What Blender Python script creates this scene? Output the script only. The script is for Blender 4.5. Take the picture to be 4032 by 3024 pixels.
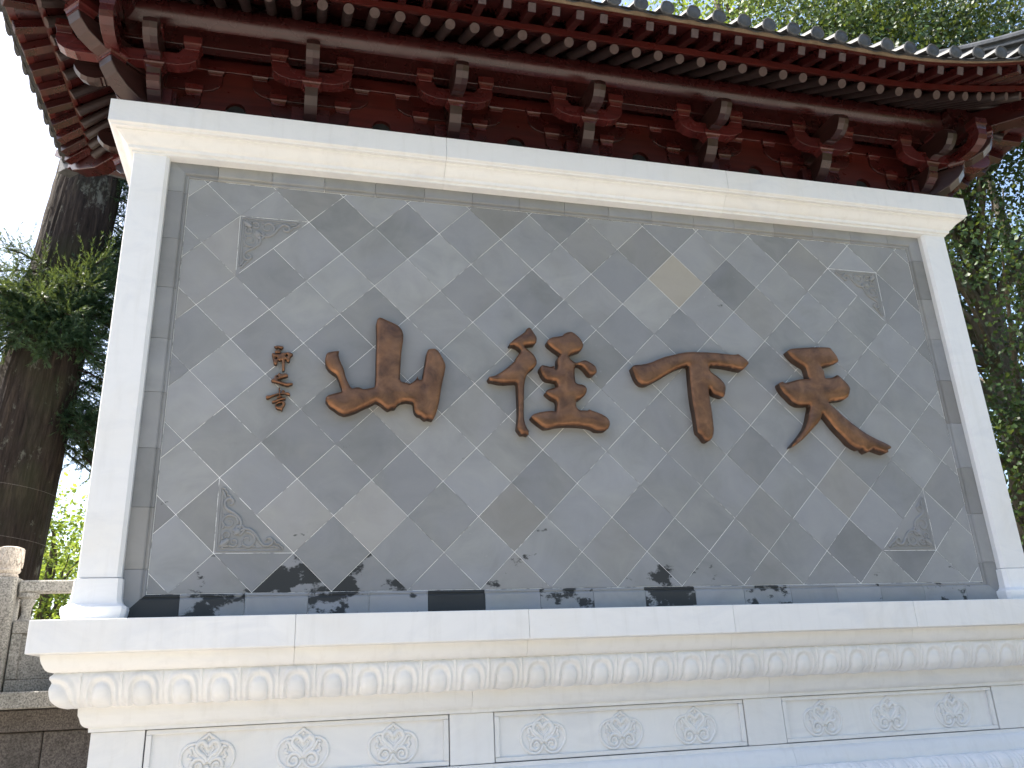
import bpy, bmesh, math, random
import numpy as np
from mathutils import Matrix, Vector
from mathutils.geometry import delaunay_2d_cdt
random.seed(7); RNG = np.random.default_rng(11)
rad = math.radians
S = bpy.context.scene
for o in list(bpy.data.objects): bpy.data.objects.remove(o)
COL = S.collection

# ------------------------------------------------------------------ camera
cam_d = bpy.data.cameras.new("camera"); cam = bpy.data.objects.new("camera", cam_d); COL.objects.link(cam)
CAM = Vector((-2.541167, -6.466930, 1.6))
cam.matrix_world = Matrix.Translation(CAM) @ Matrix.Rotation(-0.262198, 4, 'Z') @ Matrix.Rotation(1.923057, 4, 'X') @ Matrix.Rotation(-0.046186, 4, 'Z')
cam_d.sensor_width = 36; cam_d.sensor_fit = 'HORIZONTAL'; cam_d.lens = 29.355
cam_d.clip_start = 0.05; cam_d.clip_end = 2000
S.camera = cam
# ------------------------------------------------------------------ world, sun, exposure
SUN_DIR = Vector((-0.50, 0.27, 0.82)).normalized()          # towards the sun: high, behind the wall, from the left
w = bpy.data.worlds.new("World"); S.world = w; w.use_nodes = True
nt = w.node_tree; bg = nt.nodes["Background"]
sky = nt.nodes.new("ShaderNodeTexSky"); sky.sky_type = 'NISHITA'; sky.sun_disc = False
sky.sun_elevation = math.asin(SUN_DIR.z); sky.sun_rotation = math.atan2(SUN_DIR.x, SUN_DIR.y)
sky.air_density = 1.0; sky.dust_density = 3.0; sky.ozone_density = 1.0
nt.links.new(sky.outputs[0], bg.inputs[0]); bg.inputs[1].default_value = 0.15
sun_d = bpy.data.lights.new("sun", 'SUN'); sun = bpy.data.objects.new("sun", sun_d); COL.objects.link(sun)
sun_d.energy = 5.0; sun_d.angle = rad(0.5); sun_d.color = (1.0, 0.94, 0.84)
sun.rotation_euler = (-SUN_DIR).to_track_quat('-Z', 'Y').to_euler()
S.view_settings.view_transform = 'Standard'; S.view_settings.look = 'None'; S.view_settings.gamma = 1.0
S.view_settings.use_curve_mapping = False
S.view_settings.exposure = 1.42
S.cycles.use_denoising = True
S.cycles.caustics_reflective = False; S.cycles.caustics_refractive = False; S.cycles.max_bounces = 5; S.cycles.diffuse_bounces = 3; S.cycles.glossy_bounces = 3; S.cycles.transmission_bounces = 4; S.cycles.adaptive_threshold = 0.02
S.cycles.sample_clamp_indirect = 6.0

# ------------------------------------------------------------------ materials
def mat(name, rough=0.6, metallic=0.0, spec=0.5):
    m = bpy.data.materials.new(name); m.use_nodes = True
    b = m.node_tree.nodes["Principled BSDF"]
    b.inputs["Roughness"].default_value = rough; b.inputs["Metallic"].default_value = metallic
    b.inputs["Specular IOR Level"].default_value = spec
    return m, m.node_tree, b
class NB:
    """small helper to write node graphs"""
    def __init__(s, nt): s.nt = nt
    def n(s, t, **k):
        x = s.nt.nodes.new(t)
        for a, b in k.items(): setattr(x, a, b)
        return x
    def link(s, a, b): s.nt.links.new(a, b)
    def pos(s): return s.n("ShaderNodeNewGeometry").outputs["Position"]
    def obj(s): return s.n("ShaderNodeTexCoord").outputs["Object"]
    def mapping(s, v, scale=(1, 1, 1), loc=(0, 0, 0)):
        x = s.n("ShaderNodeMapping"); s.link(v, x.inputs[0]); x.inputs["Scale"].default_value = scale; x.inputs["Location"].default_value = loc
        return x.outputs[0]
    def noise(s, v, scale, detail=4, rough=0.55, dist=0.0):
        x = s.n("ShaderNodeTexNoise"); s.link(v, x.inputs["Vector"]); x.inputs["Scale"].default_value = scale
        x.inputs["Detail"].default_value = detail; x.inputs["Roughness"].default_value = rough; x.inputs["Distortion"].default_value = dist
        return x.outputs[0]
    def ramp(s, f, stops, interp='LINEAR'):
        x = s.n("ShaderNodeValToRGB"); s.link(f, x.inputs[0]); e = x.color_ramp.elements; x.color_ramp.interpolation = interp
        while len(e) < len(stops): e.new(0.5)
        for q, (p, c) in zip(e, stops):
            q.position = p; q.color = (*c, 1) if isinstance(c, tuple) else (c, c, c, 1)
        return x.outputs[0]
    def mix(s, f, a, b, mode='MIX'):
        x = s.n("ShaderNodeMix", data_type='RGBA', blend_type=mode); 
        for si, v in ((0, f), (6, a), (7, b)):
            sock = x.inputs[si]
            if isinstance(v, (int, float)): sock.default_value = v if si == 0 else (v, v, v, 1)
            elif isinstance(v, tuple): sock.default_value = (*v, 1)
            else: s.link(v, sock)
        return x.outputs[2]
    def math(s, op, a, b=0.0):
        x = s.n("ShaderNodeMath", operation=op)
        for sock, v in ((x.inputs[0], a), (x.inputs[1], b)):
            if isinstance(v, (int, float)): sock.default_value = v
            else: s.link(v, sock)
        return x.outputs[0]
    def bump(s, h, strength, dist, bsdf):
        x = s.n("ShaderNodeBump"); x.inputs["Strength"].default_value = strength; x.inputs["Distance"].default_value = dist
        s.link(h, x.inputs["Height"]); s.link(x.outputs[0], bsdf.inputs["Normal"])

def make_marble():
    m, nt, b = mat("white_marble", 0.42, spec=0.4); g = NB(nt); p = g.pos()
    oi = g.n("ShaderNodeObjectInfo")
    vein = g.noise(g.mapping(p, (1.1, 1.1, 2.2)), 1.3, 7, 0.62, 1.6)
    c = g.ramp(vein, [(0.30, (0.80, 0.81, 0.825)), (0.50, (0.875, 0.878, 0.875)), (0.72, (0.835, 0.84, 0.845))])
    st = g.ramp(g.noise(p, 0.9, 4, 0.6), [(0.52, 0.0), (0.80, 0.45)])
    c = g.mix(st, c, (0.82, 0.77, 0.67))
    streak = g.ramp(g.noise(g.mapping(p, (7, 7, 0.8)), 2.0, 5, 0.6), [(0.52, 0.0), (0.80, 0.28)])
    c = g.mix(streak, c, (0.64, 0.63, 0.60))
    sp = g.ramp(g.noise(p, 11, 6, 0.75), [(0.68, 0.0), (0.76, 0.3)]); c = g.mix(sp, c, (0.64, 0.62, 0.58))
    tone = g.math('MULTIPLY_ADD', oi.outputs["Random"], 0.07); 
    nt.nodes[-1].inputs[2].default_value = 0.93
    x = g.n("ShaderNodeVectorMath", operation='SCALE'); g.link(c, x.inputs[0]); g.link(tone, x.inputs["Scale"])
    g.link(x.outputs[0], b.inputs["Base Color"])
    g.bump(g.noise(p, 60, 3), 0.08, 0.004, b)
    return m
def make_tile():
    # object colour: R tint, G stain, B warmth
    m, nt, b = mat("grey_brick_tile", 0.62, spec=0.35); g = NB(nt); p = g.pos()
    oi = g.n("ShaderNodeObjectInfo"); sep = g.n("ShaderNodeSeparateColor"); g.link(oi.outputs["Color"], sep.inputs[0])
    off = g.n("ShaderNodeVectorMath", operation='SCALE'); off.inputs[0].default_value = (37, 11, 53); g.link(oi.outputs["Random"], off.inputs["Scale"])
    add = g.n("ShaderNodeVectorMath", operation='ADD'); g.link(p, add.inputs[0]); g.link(off.outputs[0], add.inputs[1]); q = add.outputs[0]
    n1 = g.noise(g.mapping(q, (1, 1, 1.2)), 2.6, 6, 0.62, 0.7)
    c = g.ramp(n1, [(0.25, (0.215, 0.223, 0.226)), (0.5, (0.264, 0.272, 0.273)), (0.75, (0.312, 0.317, 0.310))])
    bl = g.ramp(g.noise(q, 1.4, 4, 0.5, 1.0), [(0.40, 0.0), (0.62, 1.0)])
    c = g.mix(g.math('MULTIPLY', bl, 0.45), c, (0.285, 0.295, 0.325))
    c = g.mix(g.math('MULTIPLY', sep.outputs[2], 0.55), c, (0.42, 0.36, 0.26))
    sc = g.n("ShaderNodeVectorMath", operation='SCALE'); g.link(c, sc.inputs[0]); g.link(g.math('MULTIPLY', sep.outputs[0], 2.0), sc.inputs["Scale"]); c = sc.outputs[0]
    # light scuffs
    sp = g.ramp(g.noise(q, 22, 3, 0.7), [(0.70, 0.0), (0.78, 0.35)]); c = g.mix(sp, c, (0.46, 0.46, 0.45))
    # damp black patches with hard ragged edges, driven by G
    sn = g.noise(g.mapping(p, (1, 1, 1.5)), 3.4, 9, 0.62, 0.1)
    thr = g.math('ADD', sn, g.math('MULTIPLY_ADD', sep.outputs[1], 0.45)); nt.nodes[-2].inputs[2].default_value = -0.485
    mk = g.ramp(thr, [(0.215, 0.0), (0.25, 0.95)])
    c = g.mix(mk, c, (0.022, 0.025, 0.026))
    g.link(c, b.inputs["Base Color"])
    g.bump(g.noise(p, 90, 4), 0.10, 0.003, b)
    return m
def make_mortar():
    m, nt, b = mat("lime_joint", 0.9, spec=0.1); g = NB(nt); p = g.pos()
    c = g.ramp(g.noise(p, 7, 3, 0.6), [(0.40, (0.28, 0.28, 0.28)), (0.48, (0.95, 0.95, 0.93))])
    g.link(c, b.inputs["Base Color"]); return m
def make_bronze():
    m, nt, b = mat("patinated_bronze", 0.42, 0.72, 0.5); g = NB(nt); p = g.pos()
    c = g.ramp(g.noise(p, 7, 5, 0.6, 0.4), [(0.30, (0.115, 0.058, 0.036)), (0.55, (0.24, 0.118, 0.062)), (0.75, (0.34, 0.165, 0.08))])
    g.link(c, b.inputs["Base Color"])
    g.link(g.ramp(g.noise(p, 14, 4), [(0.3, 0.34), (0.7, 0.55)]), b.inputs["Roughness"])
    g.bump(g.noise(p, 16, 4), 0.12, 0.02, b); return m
def make_lacquer(name, dark, light, rough=0.34, grain=(6, 6, 60)):
    m, nt, b = mat(name, rough, spec=0.5); g = NB(nt); p = g.pos(); oi = g.n("ShaderNodeObjectInfo")
    off = g.n("ShaderNodeVectorMath", operation='SCALE'); off.inputs[0].default_value = (17, 29, 13); g.link(oi.outputs["Random"], off.inputs["Scale"])
    add = g.n("ShaderNodeVectorMath", operation='ADD'); g.link(p, add.inputs[0]); g.link(off.outputs[0], add.inputs[1])
    n = g.noise(g.mapping(add.outputs[0], grain), 0.8, 5, 0.6)
    c = g.ramp(n, [(0.30, dark), (0.72, light)])
    t = g.math('MULTIPLY_ADD', oi.outputs["Random"], 0.5); nt.nodes[-1].inputs[2].default_value = 0.75
    x = g.n("ShaderNodeVectorMath", operation='SCALE'); g.link(c, x.inputs[0]); g.link(t, x.inputs["Scale"])
    g.link(x.outputs[0], b.inputs["Base Color"])
    g.link(g.ramp(g.noise(p, 5, 4), [(0.3, rough - 0.06), (0.7, rough + 0.12)]), b.inputs["Roughness"])
    g.bump(n, 0.06, 0.004, b); return m
def make_plain(name, c1, c2, scale=6, rough=0.8, bump=0.2, spec=0.3, detail=6, stretch=(1, 1, 1)):
    m, nt, b = mat(name, rough, spec=spec); g = NB(nt); p = g.mapping(g.pos(), stretch)
    n = g.noise(p, scale, detail, 0.65); g.link(g.ramp(n, [(0.3, c1), (0.7, c2)]), b.inputs["Base Color"])
    g.bump(g.noise(p, scale * 5, 4), bump, 0.01, b); return m
def make_granite(name, c1, c2, c3):
    m, nt, b = mat(name, 0.75, spec=0.3); g = NB(nt); p = g.pos()
    sp = g.noise(p, 85, 3, 0.7); c = g.ramp(sp, [(0.36, c1), (0.5, c2), (0.64, c3)])
    dirt = g.ramp(g.noise(p, 2.2, 6, 0.65), [(0.48, 0.0), (0.70, 0.6)])
    c = g.mix(dirt, c, (c1[0] * 0.7, c1[1] * 0.72, c1[2] * 0.68))
    g.link(c, b.inputs["Base Color"]); g.bump(sp, 0.25, 0.004, b); return m
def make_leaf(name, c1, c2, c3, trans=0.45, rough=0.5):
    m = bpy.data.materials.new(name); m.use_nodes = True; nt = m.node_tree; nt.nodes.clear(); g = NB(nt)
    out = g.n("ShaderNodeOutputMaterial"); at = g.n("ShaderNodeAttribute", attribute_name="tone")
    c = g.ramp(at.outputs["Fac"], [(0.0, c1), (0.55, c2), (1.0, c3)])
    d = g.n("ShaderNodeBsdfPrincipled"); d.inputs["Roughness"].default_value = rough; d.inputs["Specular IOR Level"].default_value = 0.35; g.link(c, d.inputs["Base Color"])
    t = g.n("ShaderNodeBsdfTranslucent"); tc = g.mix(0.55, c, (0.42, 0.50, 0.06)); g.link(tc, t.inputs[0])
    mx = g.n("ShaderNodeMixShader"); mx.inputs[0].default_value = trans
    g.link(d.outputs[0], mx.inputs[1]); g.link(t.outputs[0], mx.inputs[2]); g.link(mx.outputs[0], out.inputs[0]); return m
def make_bark(name, c1, c2, c3, sc=(9, 9, 1.1)):
    m, nt, b = mat(name, 0.9, spec=0.15); g = NB(nt); p = g.pos()
    n = g.noise(g.mapping(p, sc), 2.2, 8, 0.7, 0.35)
    c = g.ramp(n, [(0.28, c1), (0.52, c2), (0.78, c3)])
    li = g.ramp(g.noise(g.mapping(p, (1, 1, .55)), 5, 7, 0.72), [(0.58, 0.0), (0.65, 0.8)]); c = g.mix(li, c, (0.20, 0.20, 0.165))
    mo = g.ramp(g.noise(p, 1.2, 4), [(0.5, 0.0), (0.75, 0.6)]); c = g.mix(mo, c, (0.05, 0.06, 0.028))
    g.link(c, b.inputs["Base Color"]); g.bump(n, 0.7, 0.05, b); return m

M = dict(
    marble=make_marble(), tile=make_tile(), mortar=make_mortar(), bronze=make_bronze(),
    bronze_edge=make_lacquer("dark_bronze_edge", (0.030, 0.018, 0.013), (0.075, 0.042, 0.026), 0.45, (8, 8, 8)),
    lacquer=make_lacquer("red_lacquer_timber", (0.020, 0.0038, 0.0038), (0.052, 0.0090, 0.0085), 0.27),
    lacquer_x=make_lacquer("red_lacquer_beam", (0.020, 0.0045, 0.0045), (0.050, 0.0095, 0.009), 0.24, (1.2, 30, 30)),
    brown=make_lacquer("brown_lacquer_timber", (0.017, 0.0065, 0.006), (0.042, 0.0155, 0.0135), 0.31),
    rafter=make_lacquer("dark_rafter_timber", (0.018, 0.012, 0.012), (0.040, 0.025, 0.023), 0.38),
    arm=make_lacquer("lit_red_lacquer", (0.036, 0.0065, 0.0065), (0.088, 0.0155, 0.0145), 0.25),  # paler copy of the red lacquer: light on arms and blocks put into colour
    rafter_end=make_plain("pale_rafter_end", (0.060, 0.041, 0.040), (0.100, 0.072, 0.070), 25, 0.75, 0.1),
    board=make_lacquer("orange_red_board", (0.036, 0.006, 0.0055), (0.078, 0.0135, 0.0105), 0.31, (1.2, 30, 30)),
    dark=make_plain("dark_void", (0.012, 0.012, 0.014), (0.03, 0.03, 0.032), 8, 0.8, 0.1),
    rooftile=make_plain("grey_roof_tile", (0.030, 0.033, 0.036), (0.085, 0.088, 0.092), 9, 0.55, 0.35, 0.4),
    lime=make_plain("tan_lime_edge", (0.14, 0.105, 0.072), (0.26, 0.20, 0.14), 7, 0.9, 0.4),
    granite=make_granite("grey_granite", (0.13, 0.125, 0.11), (0.30, 0.285, 0.25), (0.42, 0.40, 0.36)),
    granite_warm=make_granite("warm_granite", (0.17, 0.13, 0.10), (0.36, 0.29, 0.235), (0.50, 0.42, 0.36)),
    granite_pale=make_granite("pale_granite", (0.34, 0.29, 0.24), (0.52, 0.46, 0.39), (0.66, 0.60, 0.52)),
    brownstone=make_granite("brown_stone", (0.062, 0.054, 0.049), (0.125, 0.109, 0.099), (0.19, 0.168, 0.152)),
    paving=make_plain("pale_stone_paving", (0.30, 0.27, 0.235), (0.40, 0.37, 0.325), 1.4, 0.85, 0.2),
    earth=make_plain("terrace_earth", (0.09, 0.075, 0.05), (0.17, 0.16, 0.09), 1.5, 0.95, 0.4),
    added_woods=make_plain("added_slope_green", (0.012, 0.022, 0.008), (0.05, 0.075, 0.025), 0.6, 0.95, 1.0),
    cedarbark=make_bark("cedar_bark", (0.012, 0.010, 0.010), (0.042, 0.033, 0.028), (0.105, 0.080, 0.060)),
    bark=make_bark("grey_brown_bark", (0.05, 0.042, 0.035), (0.13, 0.11, 0.085), (0.22, 0.19, 0.15), (6, 6, 2)),
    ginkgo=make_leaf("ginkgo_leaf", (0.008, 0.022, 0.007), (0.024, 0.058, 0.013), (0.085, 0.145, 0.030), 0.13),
    ginkgo_light=make_leaf("backlit_ginkgo_leaf", (0.045, 0.10, 0.016), (0.11, 0.20, 0.028), (0.22, 0.31, 0.05), 0.5),  # paler copy of the ginkgo leaf, sun through the leaves put into its colour
    needles=make_leaf("cedar_needles", (0.009, 0.030, 0.021), (0.026, 0.070, 0.042), (0.095, 0.165, 0.065), 0.2),
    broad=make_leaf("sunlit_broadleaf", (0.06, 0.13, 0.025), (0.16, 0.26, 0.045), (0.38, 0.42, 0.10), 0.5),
)

# ------------------------------------------------------------------ mesh helpers
def tag(o, label=None, cat=None, group=None, kind=None):
    if label: o["label"] = label
    if cat: o["category"] = cat
    if group: o["group"] = group
    if kind: o["kind"] = kind
    return o
def link(o, parent=None):
    COL.objects.link(o)
    if parent is not None: o.parent = parent
    return o
def empty(name, loc=(0, 0, 0), parent=None):
    o = bpy.data.objects.new(name, None); o.location = loc; o.empty_display_size = 0.2
    return link(o, parent)
class MB:
    def __init__(s): s.v = []; s.f = []
    def add(s, vs, fs):
        b = len(s.v); s.v += [tuple(x) for x in vs]; s.f += [tuple(i + b for i in f) for f in fs]; return s
    def prism(s, poly, c0, c1, fn):
        n = len(poly)
        vs = [fn(a, b, c0) for a, b in poly] + [fn(a, b, c1) for a, b in poly]
        fs = [tuple(range(n)), tuple(range(2 * n - 1, n - 1, -1))] + [(i, i + n, (i + 1) % n + n, (i + 1) % n) for i in range(n)]
        return s.add(vs, fs)
    def box(s, x0, x1, y0, y1, z0, z1):
        return s.prism([(x0, y0), (x1, y0), (x1, y1), (x0, y1)], z0, z1, lambda a, b, c: (a, b, c))
    def loft(s, rings, cap=True, closed=True):
        n = len(rings[0]); vs = [p for r in rings for p in r]; fs = []
        for k in range(len(rings) - 1):
            for i in range(n if closed else n - 1):
                j = (i + 1) % n
                fs.append((k * n + i, k * n + j, (k + 1) * n + j, (k + 1) * n + i))
        if cap: fs += [tuple(range(n - 1, -1, -1)), tuple(range((len(rings) - 1) * n, len(rings) * n))]
        return s.add(vs, fs)
    def tube(s, pts, radii, n=8, cap=True, squash=None):
        pts = [Vector(p) for p in pts]; rings = []; up = Vector((0.123, 0.31, 0.94)).normalized()
        for i, p in enumerate(pts):
            t = (pts[min(i + 1, len(pts) - 1)] - pts[max(i - 1, 0)]).normalized()
            a = t.cross(up)
            if a.length < 1e-4: a = t.cross(Vector((1, 0, 0)))
            a.normalize(); b = t.cross(a); r = radii[i] if hasattr(radii, '__len__') else radii
            rings.append([tuple(p + a * (r * math.cos(2 * math.pi * k / n)) + b * (r * math.sin(2 * math.pi * k / n))) for k in range(n)])
        return s.loft(rings, cap)
    def mesh(s, name, bevel=0.0, smooth=False, angle=35):
        me = bpy.data.meshes.new(name); me.from_pydata(s.v, [], s.f)
        bm = bmesh.new(); bm.from_mesh(me)
        bmesh.ops.recalc_face_normals(bm, faces=bm.faces)
        if bevel:
            es = [e for e in bm.edges if len(e.link_faces) == 2 and e.calc_face_angle(0) > rad(30)]
            bmesh.ops.bevel(bm, geom=es, offset=bevel, segments=1, affect='EDGES', clamp_overlap=True)
        bm.to_mesh(me); bm.free()
        if smooth:
            for p in me.polygons: p.use_smooth = True
            try: me.set_sharp_from_angle(angle=rad(angle))
            except Exception: pass
        return me
    def build(s, name, material, parent=None, bevel=0.0, smooth=False, angle=35):
        me = s.mesh(name, bevel, smooth, angle); me.materials.append(material)
        return link(bpy.data.objects.new(name, me), parent)
def inst(name, me, parent, mtx=None):
    o = bpy.data.objects.new(name, me); link(o, parent)
    if mtx is not None: o.matrix_world = mtx
    return o
def vlen(a): return math.hypot(a[0], a[1])

# ------------------------------------------------------------------ setting
LX, YF, YB = 3.98, -0.10, 1.22                     # wall outline: half width, front face, back face
YC = (YF + YB) / 2
tag(MB().add([(-900, -900, 0), (900, -900, 0), (900, 900, 0), (-900, 900, 0)], [(0, 1, 2, 3)]).build("ground", M['paving']), kind="structure")
tag(MB().box(-60, 60, 1.9, 70, -0.5, 1.50).build("terrace", M['earth']), kind="structure")

def added_hillside():                                    # unseen slopes added behind the viewer to block skylight, nearer at the right
    vs = []; fs = []; NA, NR = 72, 14; rng = random.Random(4)
    for j in range(NR + 1):
        for i in range(NA + 1):
            a = math.pi * (1.04 + .92 * i / NA); r = (24 - 9.0 * max(0.0, math.cos(a)) ** 1.2) + 5.5 * j; t = j / NR
            h = 13.0 * (1 - (1 - min(1, t * 2.6)) ** 2) + 8 * t + (rng.uniform(-1.5, 1.5) if j else 0) - (0.3 if j == 0 else 0)
            vs.append((r * math.cos(a) * 1.15 + rng.uniform(-1, 1), r * math.sin(a) + rng.uniform(-1, 1), h))
    for j in range(NR):
        for i in range(NA): q = j * (NA + 1) + i; fs.append((q, q + 1, q + NA + 2, q + NA + 1))
    tag(MB().add(vs, fs).build("added_hillside", M['added_woods'], None, 0, True, 180), kind="structure")
added_hillside()

# ================================================================== SCREEN WALL
WALL = tag(empty("screen_wall", (0, YC, 0)), "white marble screen wall with grey diamond-tiled face under a red timber bracketed roof", "wall")
WP = Matrix.Translation((0, YC, 0)).inverted()
def part(name, parent=WALL):
    o = empty(name, parent=parent); o.matrix_parent_inverse = WP if parent is WALL else Matrix(); return o
def P(o, parent=WALL):                             # parent without moving (all parts are built in world space)
    o.parent = parent
    if parent is WALL: o.matrix_parent_inverse = WP
    return o

def sweep_front(prof, xa, xb, side, name, parent, m, bevel=0.0, smooth=False):
    """solid piece of moulding along one side of the wall outline; prof = [(o,z)] open outer profile, closed inwards"""
    inner = min(o for o, z in prof) - 0.25
    pl = list(prof) + [(inner, prof[-1][1]), (inner, prof[0][1])]
    rings = []
    for e, end in ((xa, 0), (xb, 1)):
        r = []
        for o, z in pl:
            if side == 'F': x = e if abs(e) < LX - 1e-6 else math.copysign(LX + o, e); r.append((x, YF - o, z))
            elif side == 'B': x = e if abs(e) < LX - 1e-6 else math.copysign(LX + o, e); r.append((x, YB + o, z))
            else:
                sx = -1 if side == 'L' else 1
                y = (YF - o) if (end == 0 and e <= YF) else ((YB + o) if (end == 1 and e >= YB) else e)
                r.append((sx * (LX + o), y, z))
        rings.append(r)
    return P(MB().loft(rings).build(name, m, None, bevel, smooth), parent)
def ring_pieces(prof, joints, name, parent, m=None, gap=0.0010, bevel=0.0, smooth=False):
    m = m or M['marble']; xs = [-LX] + list(joints) + [LX]
    for a, b in zip(xs[:-1], xs[1:]):
        sweep_front(prof, a + (gap if a > -LX else 0), b - (gap if b < LX else 0), 'F', name, parent, m, bevel, smooth)
    sweep_front(prof, YF, YB, 'L', name, parent, m, bevel, smooth); sweep_front(prof, YF, YB, 'R', name, parent, m, bevel, smooth)
    sweep_front(prof, -LX, LX, 'B', name, parent, m, bevel, smooth)

# ---- pedestal
PED = part("pedestal")
P(MB().box(-3.62, 3.62, YF + .36, YB - .36, 0.0, 2.14).build("pedestal_core", M['marble']), PED)
shelfJ = [-2.512, -0.838, 0.835, 2.509]
ring_pieces([(0.200, 2.166), (0.200, 1.955), (0.126, 1.950)], shelfJ, "shelf_stone", PED, bevel=0.004)
ring_pieces([(0.126, 1.9495), (0.126, 1.935), (0.121, 1.913), (0.114, 1.895), (0.104, 1.876), (0.094, 1.858), (0.078, 1.846), (0.048, 1.838)], shelfJ, "shelf_moulding", PED, smooth=True)
LOT = [(0.046, 1.8375), (0.056, 1.815), (0.052, 1.78), (0.040, 1.734), (0.021, 1.682), (-0.006, 1.651), (-0.042, 1.632), (-0.093, 1.623)]
lowj = [-1.22, 1.235]
ring_pieces([(o - 0.006, z) for o, z in LOT], lowj, "lotus_band", PED, smooth=True)
ring_pieces([(-0.093, 1.6225), (-0.096, 1.572), (-0.104, 1.556), (-0.109, 1.540), (-0.115, 1.522), (-0.126, 1.506), (-0.140, 1.496), (-0.158, 1.490), (-0.160, 1.463)], lowj, "waist_moulding", PED, smooth=True)
mz = lambda pr: [(o, 2.571 - z) for o, z in pr][::-1]
ring_pieces(mz([(-0.093, 1.6225), (-0.096, 1.572), (-0.104, 1.556), (-0.109, 1.540), (-0.115, 1.522), (-0.126, 1.506), (-0.140, 1.496), (-0.158, 1.490), (-0.160, 1.463)]), [-1.06, 1.375], "waist_moulding", PED, smooth=True)
ring_pieces(mz([(o - 0.006, z) for o, z in LOT]), [-1.06, 1.375], "lotus_band", PED, smooth=True)
ring_pieces(mz([(0.126, 1.9495), (0.126, 1.935), (0.121, 1.913), (0.104, 1.876), (0.078, 1.846), (0.048, 1.838)]), shelfJ, "plinth_moulding", PED, smooth=True)
ring_pieces([(0.20, 0.619), (0.20, 0.36)], shelfJ, "plinth_stone", PED, bevel=0.004)
ring_pieces([(0.26, 0.359), (0.26, 0.0)], shelfJ, "plinth_stone", PED, bevel=0.004)

# lotus petals: one carved petal shared by the rows, a corner petal on each mitre
def petal_mesh(corner=0, flip=False):
    NU, NV = 36, 24
    L = np.array(LOT); seg = np.r_[0, np.cumsum(np.hypot(*np.diff(L, axis=0).T))]; seg /= seg[-1]
    vs = []; fs = []
    for iv in range(NV + 1):
        v = iv / NV
        o = np.interp(v, seg, L[:, 0]); z = np.interp(v, seg, L[:, 1])
        e = 0.02; do = np.interp(min(v + e, 1), seg, L[:, 0]) - np.interp(max(v - e, 0), seg, L[:, 0]); dz = np.interp(min(v + e, 1), seg, L[:, 1]) - np.interp(max(v - e, 0), seg, L[:, 1])
        ln = math.hypot(do, dz); no, nz = -dz / ln, do / ln
        for iu in range(NU + 1):
            u = -1 + 2 * iu / NU; a = abs(u)
            e_ = (((a / 0.70) ** 2.7 + ((0.50 - v) / 0.40) ** 2.7) ** (1 / 2.7) - 1) * 0.62 if v < 0.50 else (a - 0.70) * 0.89
            h = 0.0135 * math.exp(-(e_ / 0.105) ** 2) * (1 - 0.35 * math.exp(-(a / 0.06) ** 2))
            if a < 0.99: h += 0.005 * math.exp(-((e_ - 0.205) / 0.045) ** 2)
            q_ = (a / 0.50) ** 2.4 + (abs(v - 0.62) / (0.38 if v < .62 else .40)) ** 2.4
            if q_ < 1: h = max(h, 0.0) + 0.021 * math.sqrt(1 - q_)
            h += 0.010 * math.exp(-((a - 1.0) / 0.05) ** 2) * (1 - v * .4)
            ft = (1.02 - v) * 2.2
            h *= 1.45 * min(1.0, max(0.0, ft) ** 0.5) * min(1.0, 0.4 + v * 5)
            oo, zz = o + no * h, z + nz * h
            if flip: zz = 2.571 - zz
            if corner == 0: vs.append((u * 0.1238, -oo, zz))
            else:
                c = corner                             # mitre: local origin on the outline corner, front half along -c*x, other half along +y
                if u >= 0: vs.append((c * (oo * (1 - u) - u * 0.1238), -oo, zz))
                else: vs.append((c * oo, -oo * (1 + u) + (-u) * 0.1238, zz))
    W_ = NU + 1
    for iv in range(NV):
        for iu in range(NU): fs.append((iv * W_ + iu, iv * W_ + iu + 1, (iv + 1) * W_ + iu + 1, (iv + 1) * W_ + iu))
    b = MB(); b.add(vs, fs); me = b.mesh("lotus_petal", smooth=True, angle=60); me.materials.append(M['marble'])
    # outward normals
    bm = bmesh.new(); bm.from_mesh(me); bm.normal_update()
    if sum(f.normal.y for f in bm.faces) > 0: bmesh.ops.reverse_faces(bm, faces=bm.faces)
    bm.to_mesh(me); bm.free(); return me
for fl in (False, True):
    pm = petal_mesh(0, fl); step = 2 * (LX) / 32
    for k in range(-15, 16): P(inst("lotus_petal", pm, None, Matrix.Translation((k * step, YF, 0)) @ Matrix.Diagonal((step / .2476, 1, 1, 1))), PED)
    for sx in (-1, 1):
        P(inst("lotus_petal", petal_mesh(sx, fl), None, Matrix.Translation((sx * LX, YF, 0))), PED)
        for k in range(1, 5):
            P(inst("lotus_petal", pm, None, Matrix.Translation((sx * LX, YF + k * .264, 0)) @ Matrix.Rotation(sx * math.pi / 2, 4, 'Z')), PED)

# waist: stiles, framed panels and medallions
YW = YF + 0.175
for a, b in ((-LX + .175, -3.468), (-1.378, -1.048), (1.027, 1.367), (3.442, LX - .175)):
    P(MB().box(a, b, YW, YW + .2, 1.1125, 1.4615).build("waist_stile", M['marble'], None, 0.003), PED)
for sx in (-1, 1): P(MB().box(*sorted((sx * (LX - .175), sx * (LX - .30))), YW + .203, YB - .175, 1.1125, 1.4615).build("waist_stile", M['marble'], None, 0.003), PED)
def ribbon(mb, pts, r, n=6):
    pts = [(x, 0.0, z) for x, z in pts]; mb.tube(pts, r, n)
def spiral(cx, cz, r0, r1, a0, turns, n=22):
    return [(cx + (r0 + (r1 - r0) * t) * math.cos(a0 + turns * 2 * math.pi * t), cz + (r0 + (r1 - r0) * t) * math.sin(a0 + turns * 2 * math.pi * t)) for t in [i / (n - 1) for i in range(n)]]
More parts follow.
